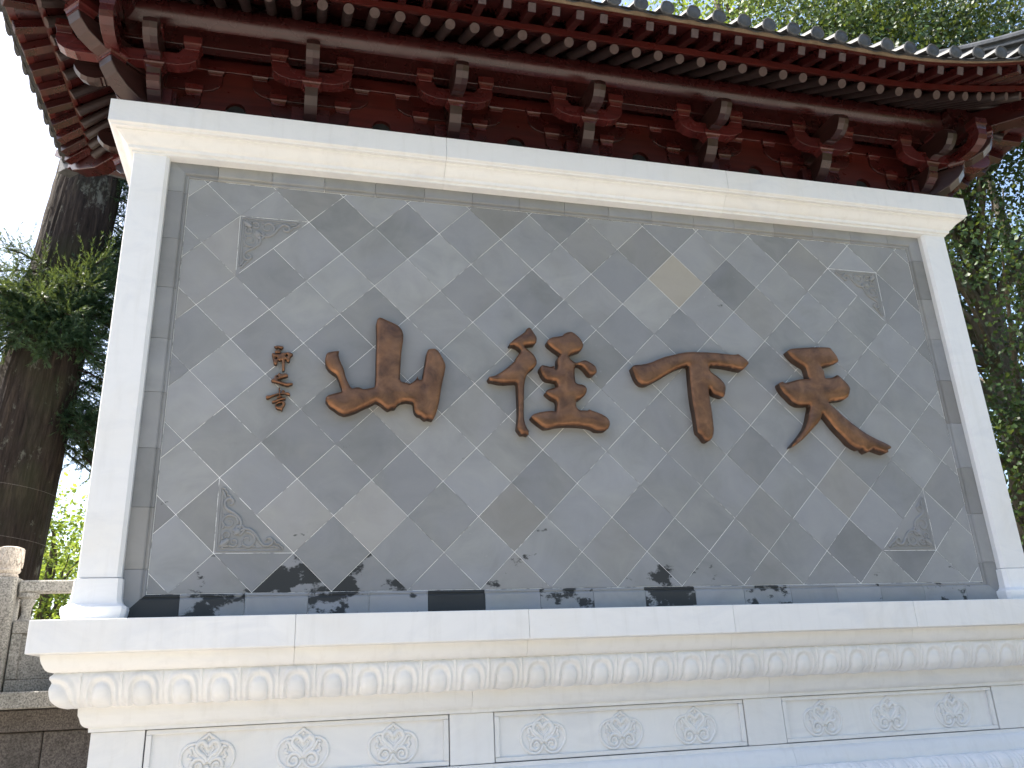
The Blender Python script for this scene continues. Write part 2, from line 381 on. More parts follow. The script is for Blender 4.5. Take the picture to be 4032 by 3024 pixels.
def smooth_pts(p, n=4):
    out = []; q = [p[0]] + list(p) + [p[-1]]
    for i in range(1, len(q) - 2):
        for k in range(n):
            t = k / n; a, b, c, d = q[i - 1], q[i], q[i + 1], q[i + 2]
            out.append(tuple(0.5 * ((2 * b[j]) + (-a[j] + c[j]) * t + (2 * a[j] - 5 * b[j] + 4 * c[j] - d[j]) * t * t + (-a[j] + 3 * b[j] - 3 * c[j] + d[j]) * t ** 3) for j in range(2)))
    return out + [p[-1]]
def medallion_mesh():
    b = MB()
    half = [(0.0, 0.135), (0.012, 0.118), (0.035, 0.104), (0.055, 0.088), (0.066, 0.070), (0.092, 0.070), (0.125, 0.062), (0.155, 0.038), (0.172, 0.0), (0.170, -0.045), (0.150, -0.085), (0.115, -0.117), (0.075, -0.130), (0.040, -0.122), (0.015, -0.098), (0.0, -0.07)]
    inner = [(0.0, -0.045), (0.022, -0.012), (0.055, 0.012), (0.075, 0.045), (0.062, 0.075), (0.035, 0.080), (0.015, 0.062), (0.0, 0.045)]
    leaf = [(0.02, -0.03), (0.06, -0.012), (0.085, 0.018), (0.100, 0.048), (0.120, 0.040), (0.108, 0.010), (0.122, -0.012), (0.098, -0.028), (0.112, -0.045)]
    heart = [(0.0, -0.01), (0.022, 0.014), (0.036, 0.036), (0.028, 0.05), (0.012, 0.045), (0.0, 0.03)]
    for sx in (-1, 1):
        fx = lambda l: [(sx * x, z) for x, z in l]
        ribbon(b, smooth_pts(fx(half)), 0.0125, 8); ribbon(b, smooth_pts(fx(inner)), 0.017, 8); ribbon(b, smooth_pts(fx(leaf), 3), 0.013, 8)
        ribbon(b, smooth_pts(fx(heart), 3), 0.008, 8)
        sp = spiral(0.062, -0.072, 0.052, 0.010, math.pi * 0.9, -1.5)
        ribbon(b, fx(sp), [0.017 - 0.008 * i / 21 for i in range(22)], 8)
    ribbon(b, [(0, 0.112), (0, 0.10), (0, 0.085)], [0.004, 0.012, 0.005], 8)
    b.v = [(x, y * 1.25, z) for x, y, z in b.v]
    me = b.mesh("medallion", smooth=True, angle=70); me.materials.append(M['marble']); return me
MED = medallion_mesh()
for (a, b_), cs in (((-3.466, -1.380), (-3.056, -2.422, -1.789)), ((-1.046, 1.025), (-0.66, -0.033, 0.595)), ((1.369, 3.440), (1.743, 2.381, 3.019))):
    pan = P(MB().box(a + .004, b_ - .004, YW + .034, YW + .2, 1.114, 1.4595).build("waist_panel", M['marble']), PED)
    fr = 0.036
    for (x0, x1, z0, z1) in ((a + .006, b_ - .006, 1.4585 - fr + .006, 1.4585), (a + .006, b_ - .006, 1.1145, 1.1145 + fr - .006), (a + .006, a + .006 + fr, 1.1145 + fr - .004, 1.4585 - fr + .004), (b_ - .006 - fr, b_ - .006, 1.1145 + fr - .004, 1.4585 - fr + .004)):
        P(MB().box(x0, x1, YW + .008, YW + .034, z0, z1).build("waist_panel_frame", M['marble'], None, 0.003), PED)
    for c in cs: P(inst("medallion", MED, None, Matrix.Translation((c, YW + .0345, 1.286))), PED)

# ---- tile panel
H = 0.283; ZO = 5.465617
PX, PZ0, PZ1 = 3.540, 2.349, 5.777
PANEL = P(MB().box(-PX - .16, PX + .16, 0.0006, 0.10, PZ0 - .16, PZ1 + .16).build("tile_panel", M['mortar']))
P(MB().box(-LX + .03, LX - .03, 0.12, YB - .03, 2.10, 6.2).build("wall_core", M['marble']))
def clip(poly, ax, lim, sign):
    out = []
    for k in range(len(poly)):
        a, b = poly[k], poly[(k + 1) % len(poly)]; da, db = sign * (a[ax] - lim), sign * (b[ax] - lim)
        if da >= 0: out.append(a)
        if da * db < 0: t = da / (da - db); out.append((a[0] + (b[0] - a[0]) * t, a[1] + (b[1] - a[1]) * t))
    return out
def area(p): return 0.5 * sum(p[i][0] * p[(i + 1) % len(p)][1] - p[(i + 1) % len(p)][0] * p[i][1] for i in range(len(p)))
def inset(poly, d):
    if area(poly) < 0: poly = poly[::-1]
    n = len(poly); out = []
    for k in range(n):
        a, b, c = Vector(poly[k - 1]), Vector(poly[k]), Vector(poly[(k + 1) % n])
        e1, e2 = (b - a).normalized(), (c - b).normalized(); n1, n2 = Vector((-e1.y, e1.x)), Vector((-e2.y, e2.x))
        m_ = n1 + n2; m_ = m_ / max(m_.length_squared, 1e-6) * 2
        out.append(tuple(b + m_ * d))
    return out
CUT = {(1, 0): (1, 0, 1), (0, -1): (0, 0, -1), (21, 0): (1, 0, 1), (22, -1): (0, 22, 1), (1, -10): (1, -10, -1), (0, -9): (0, 0, -1), (21, -10): (1, -10, -1), (22, -9): (0, 22, 1)}
SPECIAL = {(14, -1): (.55, .0, .85), (13, -2): (.60, 0, .1), (16, -1): (.40, 0, .0), (9, -2): (.42, 0, 0), (8, 1): (.41, 0, .2), (5, -2): (.60, 0, .1), (4, -9): (.58, 0, .25), (8, -9): (.44, 0, .3), (3, -8): (.47, 0, 0), (6, -9): (.46, 0, 0), (21, -10): (.40, .1, 0),
           (2, -11): (.46, .52, 0), (4, -11): (.44, .50, 0), (0, -11): (.48, .36, .1), (8, -11): (.5, .30, .2), (10, -11): (.5, .12, 0), (14, -11): (.48, .33, 0), (18, -11): (.48, .25, 0), (12, -11): (.5, .28, 0)}
def tri_or_poly(poly, name, parent, y, t, col, m):
    b = MB().prism(poly, y, y + t, lambda a, c, d: (a, d, c)); o = b.build(name, m, None, 0.0012); P(o, parent); o.color = (*col, 1); return o
rr = random.Random(5)
for i in range(-3, 27):
    for j in range(-13, 4):
        if (i + j) % 2 == 0: continue
        po = [(i - 1, j), (i, j - 1), (i + 1, j), (i, j + 1)]
        if (i, j) in CUT: po = clip(po, *CUT[(i, j)])
        po = [((a - 11) * H, ZO + c * H) for a, c in po]
        for ax, lim, sg in ((0, -PX, 1), (0, PX, -1), (1, PZ0, 1), (1, PZ1, -1)): po = clip(po, ax, lim, sg)
        if len(po) < 3 or abs(area(po)) < 4e-4: continue
        tint = 0.5 + rr.gauss(0, 0.048); warm = max(0, rr.gauss(0.0, 0.10)); st = 0.0
        if j >= -11 and j <= -9: st = max(0.0, rr.gauss(0.02, 0.08))
        col = SPECIAL.get((i, j), (min(.6, max(.41, tint)), st, warm))
        g = 0.0023 + rr.random() * 0.0012
        tri_or_poly(inset(po, g / 2), "diamond_tile", PANEL, rr.uniform(-0.0022, -0.0004), 0.03, col, M['tile'])
# carved corner ornaments
def ornament_mesh():
    b = MB(); L = 2 * H
    def curve(l, r): b.tube([(x * L, 0.0, -z * L) for x, z in l], r, 8)
    for sw in (0, 1):
        q = (lambda l: [(z, x) for x, z in l]) if sw else (lambda l: l)
        curve(q([(0.028, 0.030), (0.45, 0.030), (0.85, 0.030)]), 0.0055); curve(q([(0.06, 0.065), (0.42, 0.065), (0.76, 0.065)]), 0.0038)
        big = smooth_pts([(0.245, 0.24), (0.30, 0.29), (0.38, 0.315), (0.46, 0.29), (0.52, 0.225), (0.565, 0.15), (0.61, 0.105), (0.665, 0.095), (0.715, 0.125), (0.72, 0.17), (0.685, 0.20), (0.645, 0.185), (0.64, 0.155)])
        curve(q(big), [0.012] * (len(big) - 8) + [0.010] * 8)
        c1 = spiral(0.405, 0.165, 0.115, 0.02, math.pi * 0.55, -1.35, 26); curve(q(c1), [0.0105 - 0.005 * i / 25 for i in range(26)])
        c2 = spiral(0.235, 0.145, 0.062, 0.012, math.pi * 1.2, 1.3, 20); curve(q(c2), [0.009 - 0.004 * i / 19 for i in range(20)])
        leaf = smooth_pts([(0.72, 0.17), (0.755, 0.155), (0.77, 0.125), (0.805, 0.12), (0.82, 0.095), (0.85, 0.085), (0.862, 0.05)], 3); curve(q(leaf), 0.009)
        curve(q(smooth_pts([(0.735, 0.10), (0.78, 0.085), (0.83, 0.055)], 3)), 0.008)
        curve(q(smooth_pts([(0.32, 0.085), (0.37, 0.11), (0.42, 0.07), (0.47, 0.10), (0.51, 0.085)], 3)), 0.008)
        curve(q(smooth_pts([(0.06, 0.11), (0.12, 0.095), (0.17, 0.10)], 3)), 0.010)
    bl = smooth_pts([(0.225, 0.285), (0.29, 0.355), (0.345, 0.345), (0.355, 0.29), (0.30, 0.235)], 4); curve(bl, 0.011)
    curve([(0.25, 0.26), (0.285, 0.29), (0.305, 0.305)], [0.02, 0.03, 0.018]); curve([(0.08, 0.10), (0.13, 0.14), (0.17, 0.18)], [0.016, 0.024, 0.014])
    b.v = [(x, max(-0.018, y * 1.25), z) for x, y, z in b.v]
    me = b.mesh("carved_scroll", smooth=True, angle=70); me.materials.append(M['tile']); return me
ORN = ornament_mesh(); L2 = 2 * H
for (ci, cj, sx, sz, lab) in ((0, 0, 1, 1, "upper left"), (22, 0, -1, 1, "upper right"), (0, -10, 1, -1, "lower left"), (22, -10, -1, -1, "lower right")):
    x, z = (ci - 11) * H, ZO + cj * H
    po = [(x, z), (x + sx * L2, z), (x, z - sz * L2)]
    t = tri_or_poly(inset(po, 0.0012), "corner_ornament", PANEL, 0.0, 0.03, (.5, 0, .05), M['tile'])
    tag(t, "grey triangular tile carved with cloud scrolls at the %s of the tiled face" % lab)
    o = inst("carved_scroll", ORN, None, Matrix.Translation((x, 0.0, z)) @ Matrix.Diagonal((sx, 1, sz, 1))); P(o, PANEL); o.color = (.5, 0, .05, 1)

# ---- grey brick border
BORD = part("brick_border")
bprof = [(0.0, 0.004), (0.003, -0.006), (0.010, -0.013), (0.018, -0.014), (0.022, -0.009), (0.028, -0.009), (0.034, -0.022), (0.042, -0.028), (0.19, -0.028), (0.19, 0.03), (0.0, 0.03)]
def border_piece(side, a, b, col):
    rings = []
    for e in (a, b):
        r = []
        for t, y in bprof:
            if side in 'TB':
                lim = PX; x = e if abs(e) < lim - 1e-6 else math.copysign(lim + t, e); z = PZ1 + t if side == 'T' else PZ0 - t; r.append((x, y, z))
            else:
                z = e
                if e <= PZ0 + 1e-6: z = PZ0 - t
                if e >= PZ1 - 1e-6: z = PZ1 + t
                r.append(((-1 if side == 'L' else 1) * (PX + t), y, z))
        rings.append(r)
    o = MB().loft(rings).build("border_brick", M['tile']); P(o, BORD); o.color = (*col, 1)
sp_ = 6.628 / 15; xj = [-PX] + [-3.314 + sp_ * k for k in range(16)] + [PX]
stB = {0: .95, 1: .47, 2: .02, 3: .45, 4: .30, 5: 1.4, 6: .18, 7: .36, 8: .0, 9: .62, 10: .05, 11: .46, 12: .0, 13: .2, 14: .05, 15: .42, 16: .42}
for k in range(17):
    a, b = xj[k], xj[k + 1]; a2 = a + (.0016 if k else 0); b2 = b - (.0016 if k < 16 else 0)
    border_piece('T', a2, b2, (.5 + rr.gauss(0, .03), 0, max(0, rr.gauss(.1, .12))))
    border_piece('B', a2, b2, (.53 + rr.gauss(0, .03), stB[k], 0))
zj = [PZ0] + [2.523 + .4441 * k for k in range(8)] + [PZ1]
for sd in 'LR':
    for k in range(9):
        border_piece(sd, zj[k] + (.0016 if k else 0), zj[k + 1] - (.0016 if k < 8 else 0), (.47 + rr.gauss(0, .035), 0, max(0, rr.gauss(.05, .1))))

# ---- marble columns
def column(sx, y0, y1):
    def fn(a, b, c): return (sx * a, b, c)
    ch = 0.026
    poly = [(3.70, y0 + ch), (3.70 + ch, y0), (LX - ch * .3, y0), (LX, y0 + ch * .3), (LX, y1), (3.70, y1)] if y0 < YC else [(3.70, y0), (LX, y0), (LX, y1 - ch * .3), (LX - ch * .3, y1), (3.70 + ch, y1), (3.70, y1 - ch)]
    col = P(MB().prism(poly, 2.458, 5.93, fn).build("column", M['marble'], None, 0.002))
    # flared base: rings follow an (offset, z) profile
    pr = [(0.0, 2.4545), (0.012, 2.4545 - .004), (0.016, 2.36), (0.018, 2.31), (0.026, 2.285), (0.045, 2.266), (0.062, 2.258), (0.066, 2.24), (0.060, 2.205), (0.046, 2.1665)]
    rings = []
    for o, z in pr:
        x0, x1 = 3.70 - o, LX + o; ya, yb = y0 - o, y1 + (o if False else 0)
        if y0 > YC: ya, yb = y0, y1 + o
        c = ch
        if y0 < YC: rp = [(x0, ya + c), (x0 + c, ya), (x1 - .008, ya), (x1, ya + .008), (x1, yb), (x0, yb)]
        else: rp = [(x0, ya), (x1, ya), (x1, yb - .008), (x1 - .008, yb), (x0 + c, yb), (x0, yb - c)]
        rings.append([(sx * a, b, z) for a, b in rp])
    P(MB().loft(rings).build("column_base", M['marble'], None, 0, True, 25), col)
for sx in (-1, 1):
    column(sx, YF, YF + 0.30); column(sx, YB - 0.30, YB)
    P(MB().box(*sorted((sx * (LX - .018), sx * (LX - .10))), YF + .302, YB - .302, 2.17, 5.93).build("side_slab", M['marble']))
# ---- cornice
CORN = part("cornice")
ring_pieces([(0.183, 6.292), (0.183, 6.086), (0.165, 6.074)], [-1.386, 1.384], "cornice_stone", CORN, bevel=0.003)
ring_pieces([(0.165, 6.0735), (0.160, 6.062), (0.128, 6.060), (0.124, 6.048), (0.112, 6.042), (0.098, 6.028), (0.082, 6.008), (0.068, 5.988), (0.052, 5.974), (0.040, 5.968), (0.036, 5.942), (0.012, 5.936), (0.010, 5.918), (-0.072, 5.912)], [-1.386, 1.384], "cornice_moulding", CORN, smooth=True)
P(MB().box(-LX - .15, LX + .15, YF - .15, YB + .15, 6.10, 6.286).build("cornice_core", M['marble']), CORN)

# ================================================================== TIMBER: frames F (front), L, R (sides)
Y0 = 0.065; XB = 3.87; DS = 0.105
class Frame:
    def __init__(s, kind): s.k = kind
    def __call__(s, u, d, z):                                     # u along the wall, d outwards from the bracket line
        if s.k == 'F': return (u, Y0 - d, z)
        if s.k == 'L': return (-XB - d, u, z)
        if s.k == 'R': return (XB + d, u, z)
        return (u, 2 * YC - Y0 + d, z)
FR = {k: Frame(k) for k in 'FLRB'}
BRK = 1.29
# wall boards with round vent holes behind the brackets
def flat_with_holes(outer, holes, y):
    vs = [Vector(p) for p in outer]; es = []; fs = [list(range(len(outer)))]
    for h in holes: b = len(vs); vs += [Vector(p) for p in h]; fs.append(list(range(b, b + len(h))))
    v, e, f, *_ = delaunay_2d_cdt(vs, [], fs, 5, 1e-6)
    return [(p.x, y, p.y) for p in v], f
TIM = part("timber_frame")
for k in range(-3, 3):
    x0, x1 = k * BRK + .002, (k + 1) * BRK - .002; cx = (x0 + x1) / 2
    hole = [(cx + .088 * math.cos(a), 6.545 + .088 * math.sin(a)) for a in [2 * math.pi * q / 28 for q in range(28)]]
    b = MB(); vs, fs = flat_with_holes([(x0, 6.285), (x1, 6.285), (x1, 6.94), (x0, 6.94)], [hole], Y0 - .032); b.add(vs, fs)
    n = len(hole); b.add([(x, Y0 - .032, z) for x, z in hole] + [(x, Y0 + .012, z) for x, z in hole], [(i, (i + 1) % n, (i + 1) % n + n, i + n) for i in range(n)])
    P(b.build("vent_board", M['board']), TIM)
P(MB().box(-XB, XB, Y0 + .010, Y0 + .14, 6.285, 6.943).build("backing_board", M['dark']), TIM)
for sx in (-1, 1): P(MB().box(*sorted((sx * (XB - .012), sx * (XB - .1))), Y0 + .002, 2 * YC - Y0, 6.287, 7.3).build("side_board", M['board']), TIM)
P(MB().box(-XB, XB, Y0 + .012, Y0 + .05, 7.074, 7.60).build("upper_board", M['lacquer_x']), TIM)
P(MB().box(-XB, XB, 2 * YC - Y0 - .05, 2 * YC - Y0, 6.285, 7.60).build("back_board", M['lacquer_x']), TIM)
# beams along wall line and along the outer step
def beam(poly, name, m, fr, a, b_): return P(MB().prism(poly, a, b_, lambda d, z, u: FR[fr](u, d, z)).build(name, m, None, 0.003), TIM)
bx = lambda d0, d1, z0, z1: [(d0, z0), (d1, z0), (d1, z1), (d0, z1)]
DOUT = 0.31
yb0, yb1 = Y0, 2 * YC - Y0
beam(bx(-.05, .05, 6.945, 7.07), "wall_beam", M['board'], 'F', -XB - .05, XB + .05)
beam(bx(.262, .352, 6.932, 7.13), "eave_beam", M['lacquer_x'], 'F', -XB - .62, XB + .62)
for s_ in 'LR':
    beam(bx(-.047, .047, 6.947, 7.072), "wall_beam", M['board'], s_, yb0 - .05, yb1 + .05)
    beam(bx(.260, .350, 6.934, 7.132), "eave_beam", M['lacquer_x'], s_, yb0 - .62, yb1 + .62)
beam(bx(.262, .352, 6.932, 7.13), "eave_beam", M['lacquer_x'], 'B', -XB - .62, XB + .62)
def purlin(fr, a, b_): 
    P(MB().tube([FR[fr](a, DOUT, 7.242), FR[fr]((a + b_) / 2, DOUT, 7.242), FR[fr](b_, DOUT, 7.242)], 0.14, 28).build("eave_purlin", M['lacquer_x'], None, 0, True, 40), TIM)
purlin('F', -XB - .55, XB + .55); purlin('L', yb0 - .55, yb1 + .55); purlin('R', yb0 - .55, yb1 + .55)
# soffit between wall beam and eave beam
P(MB().box(-XB - .26, XB + .26, Y0 - .26, 2 * YC - Y0 + .26, 7.56, 7.58).build("soffit_board", M['lacquer_x']), TIM)

# ---- bracket sets
def arm_poly(half_l, half_r, zb, zt, rec=0.055, cl=True, cr=True):
    """side view of a bracket arm: curved-up underside at the ends, sunk top between the end blocks"""
    h = zt - zb; p = []
    for a, s in (((-half_l), -1), ((half_r), 1)):
        pts = [(a, zt), (a, zb + h * .62), (a - s * .022, zb + h * .36), (a - s * .075, zb + h * .14), (a - s * .16, zb)]
        p.append(pts)
    L_, R_ = p
    top = [(half_r - .135, zt), (half_r - .15, zt - rec * .5), (half_r - .175, zt - rec), (-half_l + .175, zt - rec), (-half_l + .15, zt - rec * .5), (-half_l + .135, zt)]
    return L_ + R_[::-1] + top
def block(mb, fn, u, d, z, w0=.059, w1=.076, dd0=.056, dd1=.072, h=.127):
    """bearing block: curved waist below, square ears above"""
    rings = []
    for t, k in ((0, 0), (.18, .18), (.36, .55), (.46, .95), (.48, 1.0), (1.0, 1.0)):
        a = w0 + (w1 - w0) * k; c = dd0 + (dd1 - dd0) * k
        rings.append([fn(u - a, d - c, z + h * t), fn(u + a, d - c, z + h * t), fn(u + a, d + c, z + h * t), fn(u - a, d + c, z + h * t)])
    mb.loft(rings)
SN = [(.0, 6.735), (.36, 6.735), (.42, 6.722), (.445, 6.728), (.452, 6.715), (.475, 6.722), (.482, 6.708), (.52, 6.700), (.58, 6.705), (.635, 6.730), (.675, 6.775), (.698, 6.820), (.690, 6.865), (.640, 6.905), (.56, 6.925), (.0, 6.925)]
PA = [(-.16, 6.43), (.06, 6.43), (.14, 6.44), (.22, 6.468), (.285, 6.515), (.335, 6.575), (.362, 6.645), (-.16, 6.645)]
def bracket(fr, u0, corner=0, label=None):
    """corner: 0 plain, +1/-1 arm at the end facing +u/-u runs past the corner"""
    B = part("bracket_set"); f = FR[fr]
    fn = lambda u, d, z: f(u0 + u, d, z)
    def piece(name, poly, a, b_, along, m=M['lacquer'], bev=.002):
        mp = (lambda u, z, d: fn(u, d, z)) if along == 'u' else (lambda d, z, u: fn(u, d, z))
        return P(MB().prism(poly, a, b_, mp).build(name, m, None, bev), B)
    # seat block
    mb = MB(); block(mb, fn, 0, 0, 6.30, .12, .165, .10, .13, .30); P(mb.build("seat_block", M['lacquer'], None, .004), B)
    piece("wall_arm", arm_poly(.345, .345, 6.475, 6.645), -.05, .056, 'u')
    piece("long_wall_arm", arm_poly(.515, .515, 6.705, 6.887), -.05, .053, 'u')
    for s in (-1, 1):
        for (uu, zz) in ((.285, 6.645), (.455, 6.887)):
            mb = MB(); block(mb, fn, s * uu, 0.006, zz, h=.075 if zz > 6.8 else .11); P(mb.build("bearing_block", M['arm'], None, .002), B)
    piece("projecting_arm", PA, -.056, .056, 'd', M['brown'])
    if corner == 0:
        mb = MB(); block(mb, fn, 0, DOUT, 6.645, .061, .087, .05, .07, .105); P(mb.build("bearing_block", M['arm'], None, .002), B)
        piece("eave_arm", arm_poly(.345, .345, 6.70, 6.873), .258, .364, 'u', M['arm'])
        for s in (-1, 1):
            mb = MB(); block(mb, fn, s * .285, DOUT + .002, 6.873); P(mb.build("bearing_block", M['arm'], None, .002), B)
    else:
        mb = MB(); block(mb, fn, 0, DOUT, 6.645, .061, .087, .05, .07, .105); P(mb.build("bearing_block", M['arm'], None, .002), B)
        pl = arm_poly(.345, .77, 6.70, 6.873)
        if corner < 0: pl = [(-a, b_) for a, b_ in pl]
        piece("eave_arm", pl, .258, .364, 'u', M['arm'])
        for uu in (-.285, .71): 
            mb = MB(); block(mb, fn, corner * uu, DOUT + .002, 6.873); P(mb.build("bearing_block", M['arm'], None, .002), B)
    # snout with a ridge down its nose
    mb = MB(); n = len(SN)
    vs = [fn(-.056, d, z) for d, z in SN] + [fn(.0, d + (.012 if d > .5 else 0), z - (.008 if d > .5 and z < 6.86 else 0)) for d, z in SN] + [fn(.056, d, z) for d, z in SN]
    fs = [tuple(range(n)), tuple(range(3 * n - 1, 2 * n - 1, -1))]
    for k in range(2):
        for i in range(n): j = (i + 1) % n; fs.append((k * n + i, (k + 1) * n + i, (k + 1) * n + j, k * n + j))
    mb.add(vs, fs); P(mb.build("snout", M['brown']), B)
    return B
for k in range(-2, 3): bracket('F', k * BRK)
bracket('F', -XB, -1); bracket('F', XB, 1)
bracket('L', yb0, -1); bracket('L', yb1, 1); bracket('R', yb0, -1); bracket('R', yb1, 1)
# diagonal corner arms
def diag(sx, sy):
    cx, cy = sx * XB, (yb0 if sy < 0 else yb1); ux, uy = sx / math.sqrt(2), sy / math.sqrt(2); px, py = -uy, ux
    fn = lambda u, d, z: (cx + ux * d + px * u, cy + uy * d + py * u, z)
    B = part("corner_bracket")
    def piece(name, poly, hw, m): P(MB().prism(poly, -hw, hw, lambda d, z, u: fn(u, d, z)).build(name, m, None, .006), B)
    piece("diagonal_arm", [(-.1, 6.40), (.10, 6.40), (.24, 6.42), (.36, 6.465), (.46, 6.535), (.52, 6.61), (.535, 6.665), (-.1, 6.665)], .08, M['brown'])
    piece("diagonal_arm", [(-.1, 6.690), (.48, 6.690), (.62, 6.705), (.74, 6.75), (.82, 6.82), (.85, 6.885), (-.1, 6.885)], .075, M['brown'])
    mb = MB(); block(mb, fn, 0, .47, 6.665, .085, .11, .07, .095, .10); P(mb.build("bearing_block", M['arm'], None, .002), B)
    mb = MB(); block(mb, fn, 0, .78, 6.887, .08, .10, .07, .09, .12); P(mb.build("bearing_block", M['arm'], None, .002), B)
    # corner beam rising to the eave corner
    piece("corner_beam", [(-.2, 7.30), (.5, 7.02), (1.2, 7.00), (1.62, 7.13), (1.68, 7.20), (1.66, 7.28), (1.2, 7.20), (.5, 7.26), (-.2, 7.55)], .085, M['lacquer'])
    piece("corner_beam", [(1.0, 7.21), (1.5, 7.25), (1.95, 7.43), (2.06, 7.50), (2.04, 7.58), (1.5, 7.40), (1.0, 7.34)], .07, M['lacquer'])
for sx in (-1, 1):
    for sy in (-1, 1): diag(sx, sy)

# ================================================================== ROOF
ROOF = part("tiled_roof")
ZE = 7.15
def lift_t(fr, u):
    if fr in 'FB': return max(0.0, (abs(u) - 2.7) / 2.6)
    return max(0.0, (abs(u - YC) - 0.45) / 1.55)
def eave(fr, u, d, z, k=1.0):
    """point on the eave lines of one side with corner lift and flare; k scales the lift (0 at the purlin)"""
    t = min(1.05, lift_t(fr, u)); dd = d - (DS if fr in 'LR' else 0.0) * k
    u += math.copysign(0.20 * t * t * k, u - (0 if fr in 'FB' else YC))
    return FR[fr](u, dd + 0.20 * t * t * k, z + 0.47 * t * t * k)
UEND = 5.22; VEND = YC + 2.0
def fan(u, fr):                                    # rafters fan out near the corners
    c = 0 if fr in 'FB' else YC; lim = 3.55 if fr in 'FB' else 0.35; a = abs(u - c)
    return u if a < lim else c + math.copysign(lim + (a - lim) * 0.42, u - c)
def quad_beam(mb, p0, p1, w, h):
    p0, p1 = Vector(p0), Vector(p1); t = (p1 - p0).normalized(); side = t.cross(Vector((0, 0, 1))).normalized(); up = side.cross(t)
    mb.loft([[tuple(p + side * (sx * w / 2) + up * (sy * h / 2)) for sx, sy in ((-1, -1), (1, -1), (1, 1), (-1, 1))] for p in (p0, p1)])
for fr in 'FLR':
    if fr == 'F': us = [(n + .28) * .215 for n in range(-24, 25)]; us = [u for u in us if abs(u) < 5.0]
    else: us = [YC + (n + .5) * .262 for n in range(-7, 7)]
    for u in us:
        ur = fan(u, fr); urp = fan(ur, fr) if abs(ur - u) > 1e-6 else u
        um = ur + (u - ur) * 0.55
        # round rafter over the purlin
        e = eave(fr, um, .945, 7.016, .62); q = FR[fr](ur, DOUT, 7.428); bk = FR[fr](urp, -.18, 7.75)
        o = P(MB().tube([bk, q, e], 0.0445, 14).build("round_rafter", M['rafter'], None, 0, True, 40), ROOF)
        t = (Vector(e) - Vector(q)).normalized(); 
        P(MB().tube([Vector(e), Vector(e) + t * .004], 0.0435, 14).build("rafter_end", M['rafter_end'], None), o)
        # flying rafter
        e2 = eave(fr, u, 1.265, 7.022, 1.0); r2 = eave(fr, ur + (u - ur) * .5, .86, 7.205, .6)
        mb = MB(); quad_beam(mb, r2, e2, .070 if fr == 'F' else .086, .078); o = P(mb.build("flying_rafter", M['lacquer'], None, .003), ROOF)
        t = (Vector(e2) - Vector(r2)).normalized(); mb = MB(); quad_beam(mb, Vector(e2), Vector(e2) + t * .004, .067 if fr == 'F' else .083, .075); P(mb.build("rafter_end", M['rafter_end']), o)
# boards along the eaves: strips lofted along u
def strip(fr, poly, name, m, k, us, bev=0):
    c, hw, full = (0.0, XB - DS * k, 5.13) if fr in 'FB' else (YC, (yb1 - yb0) / 2, 1.86)
    rings = [[eave(fr, c + s_ * (hw + d), d, z, k) for d, z in poly] for s_ in us]; return P(MB().loft(rings).build(name, m, None, bev, False), ROOF)
UF = list(np.linspace(-1, 1, 81)); US = list(np.linspace(-1, 1, 41))
for fr, us in (('F', UF), ('L', US), ('R', US), ('B', UF)):
    strip(fr, [(-.25, 7.86), (.31, 7.485), (.965, 7.065), (.965, 7.085), (.31, 7.51), (-.25, 7.89)], "roof_board", M['lacquer'], .62, us)
    strip(fr, [(.945, 7.069), (.985, 7.052), (.985, 7.118), (.945, 7.135)], "rafter_lath", M['board'], .62, us)
    strip(fr, [(.86, 7.262), (1.28, 7.066), (1.28, 7.084), (.86, 7.285)], "roof_board", M['lacquer'], .95, us)
    strip(fr, [(1.235, 7.0855), (1.285, 7.062), (1.292, 7.115), (1.242, 7.14)], "eave_lath", M['board'], 1.0, us)
# deck height
def deck(x, y):
    df = (y - (Y0 - 1.365)); db = ((2 * YC - Y0 + 1.365) - y); ds = (XB + 1.26) - abs(x)
    p = max(0.0, min(df, db, ds)); use_side = ds < min(df, db)
    t = lift_t('L', y) if use_side else lift_t('F', x); t = min(t, 1.05)
    return ZE - 0.045 + 0.46 * p + 0.09 * p * p + 0.47 * t * t * max(0.0, 1 - p / 1.5) ** 2
def eave_flare(fr, u): t = min(1.05, lift_t(fr, u)); return 0.20 * t * t
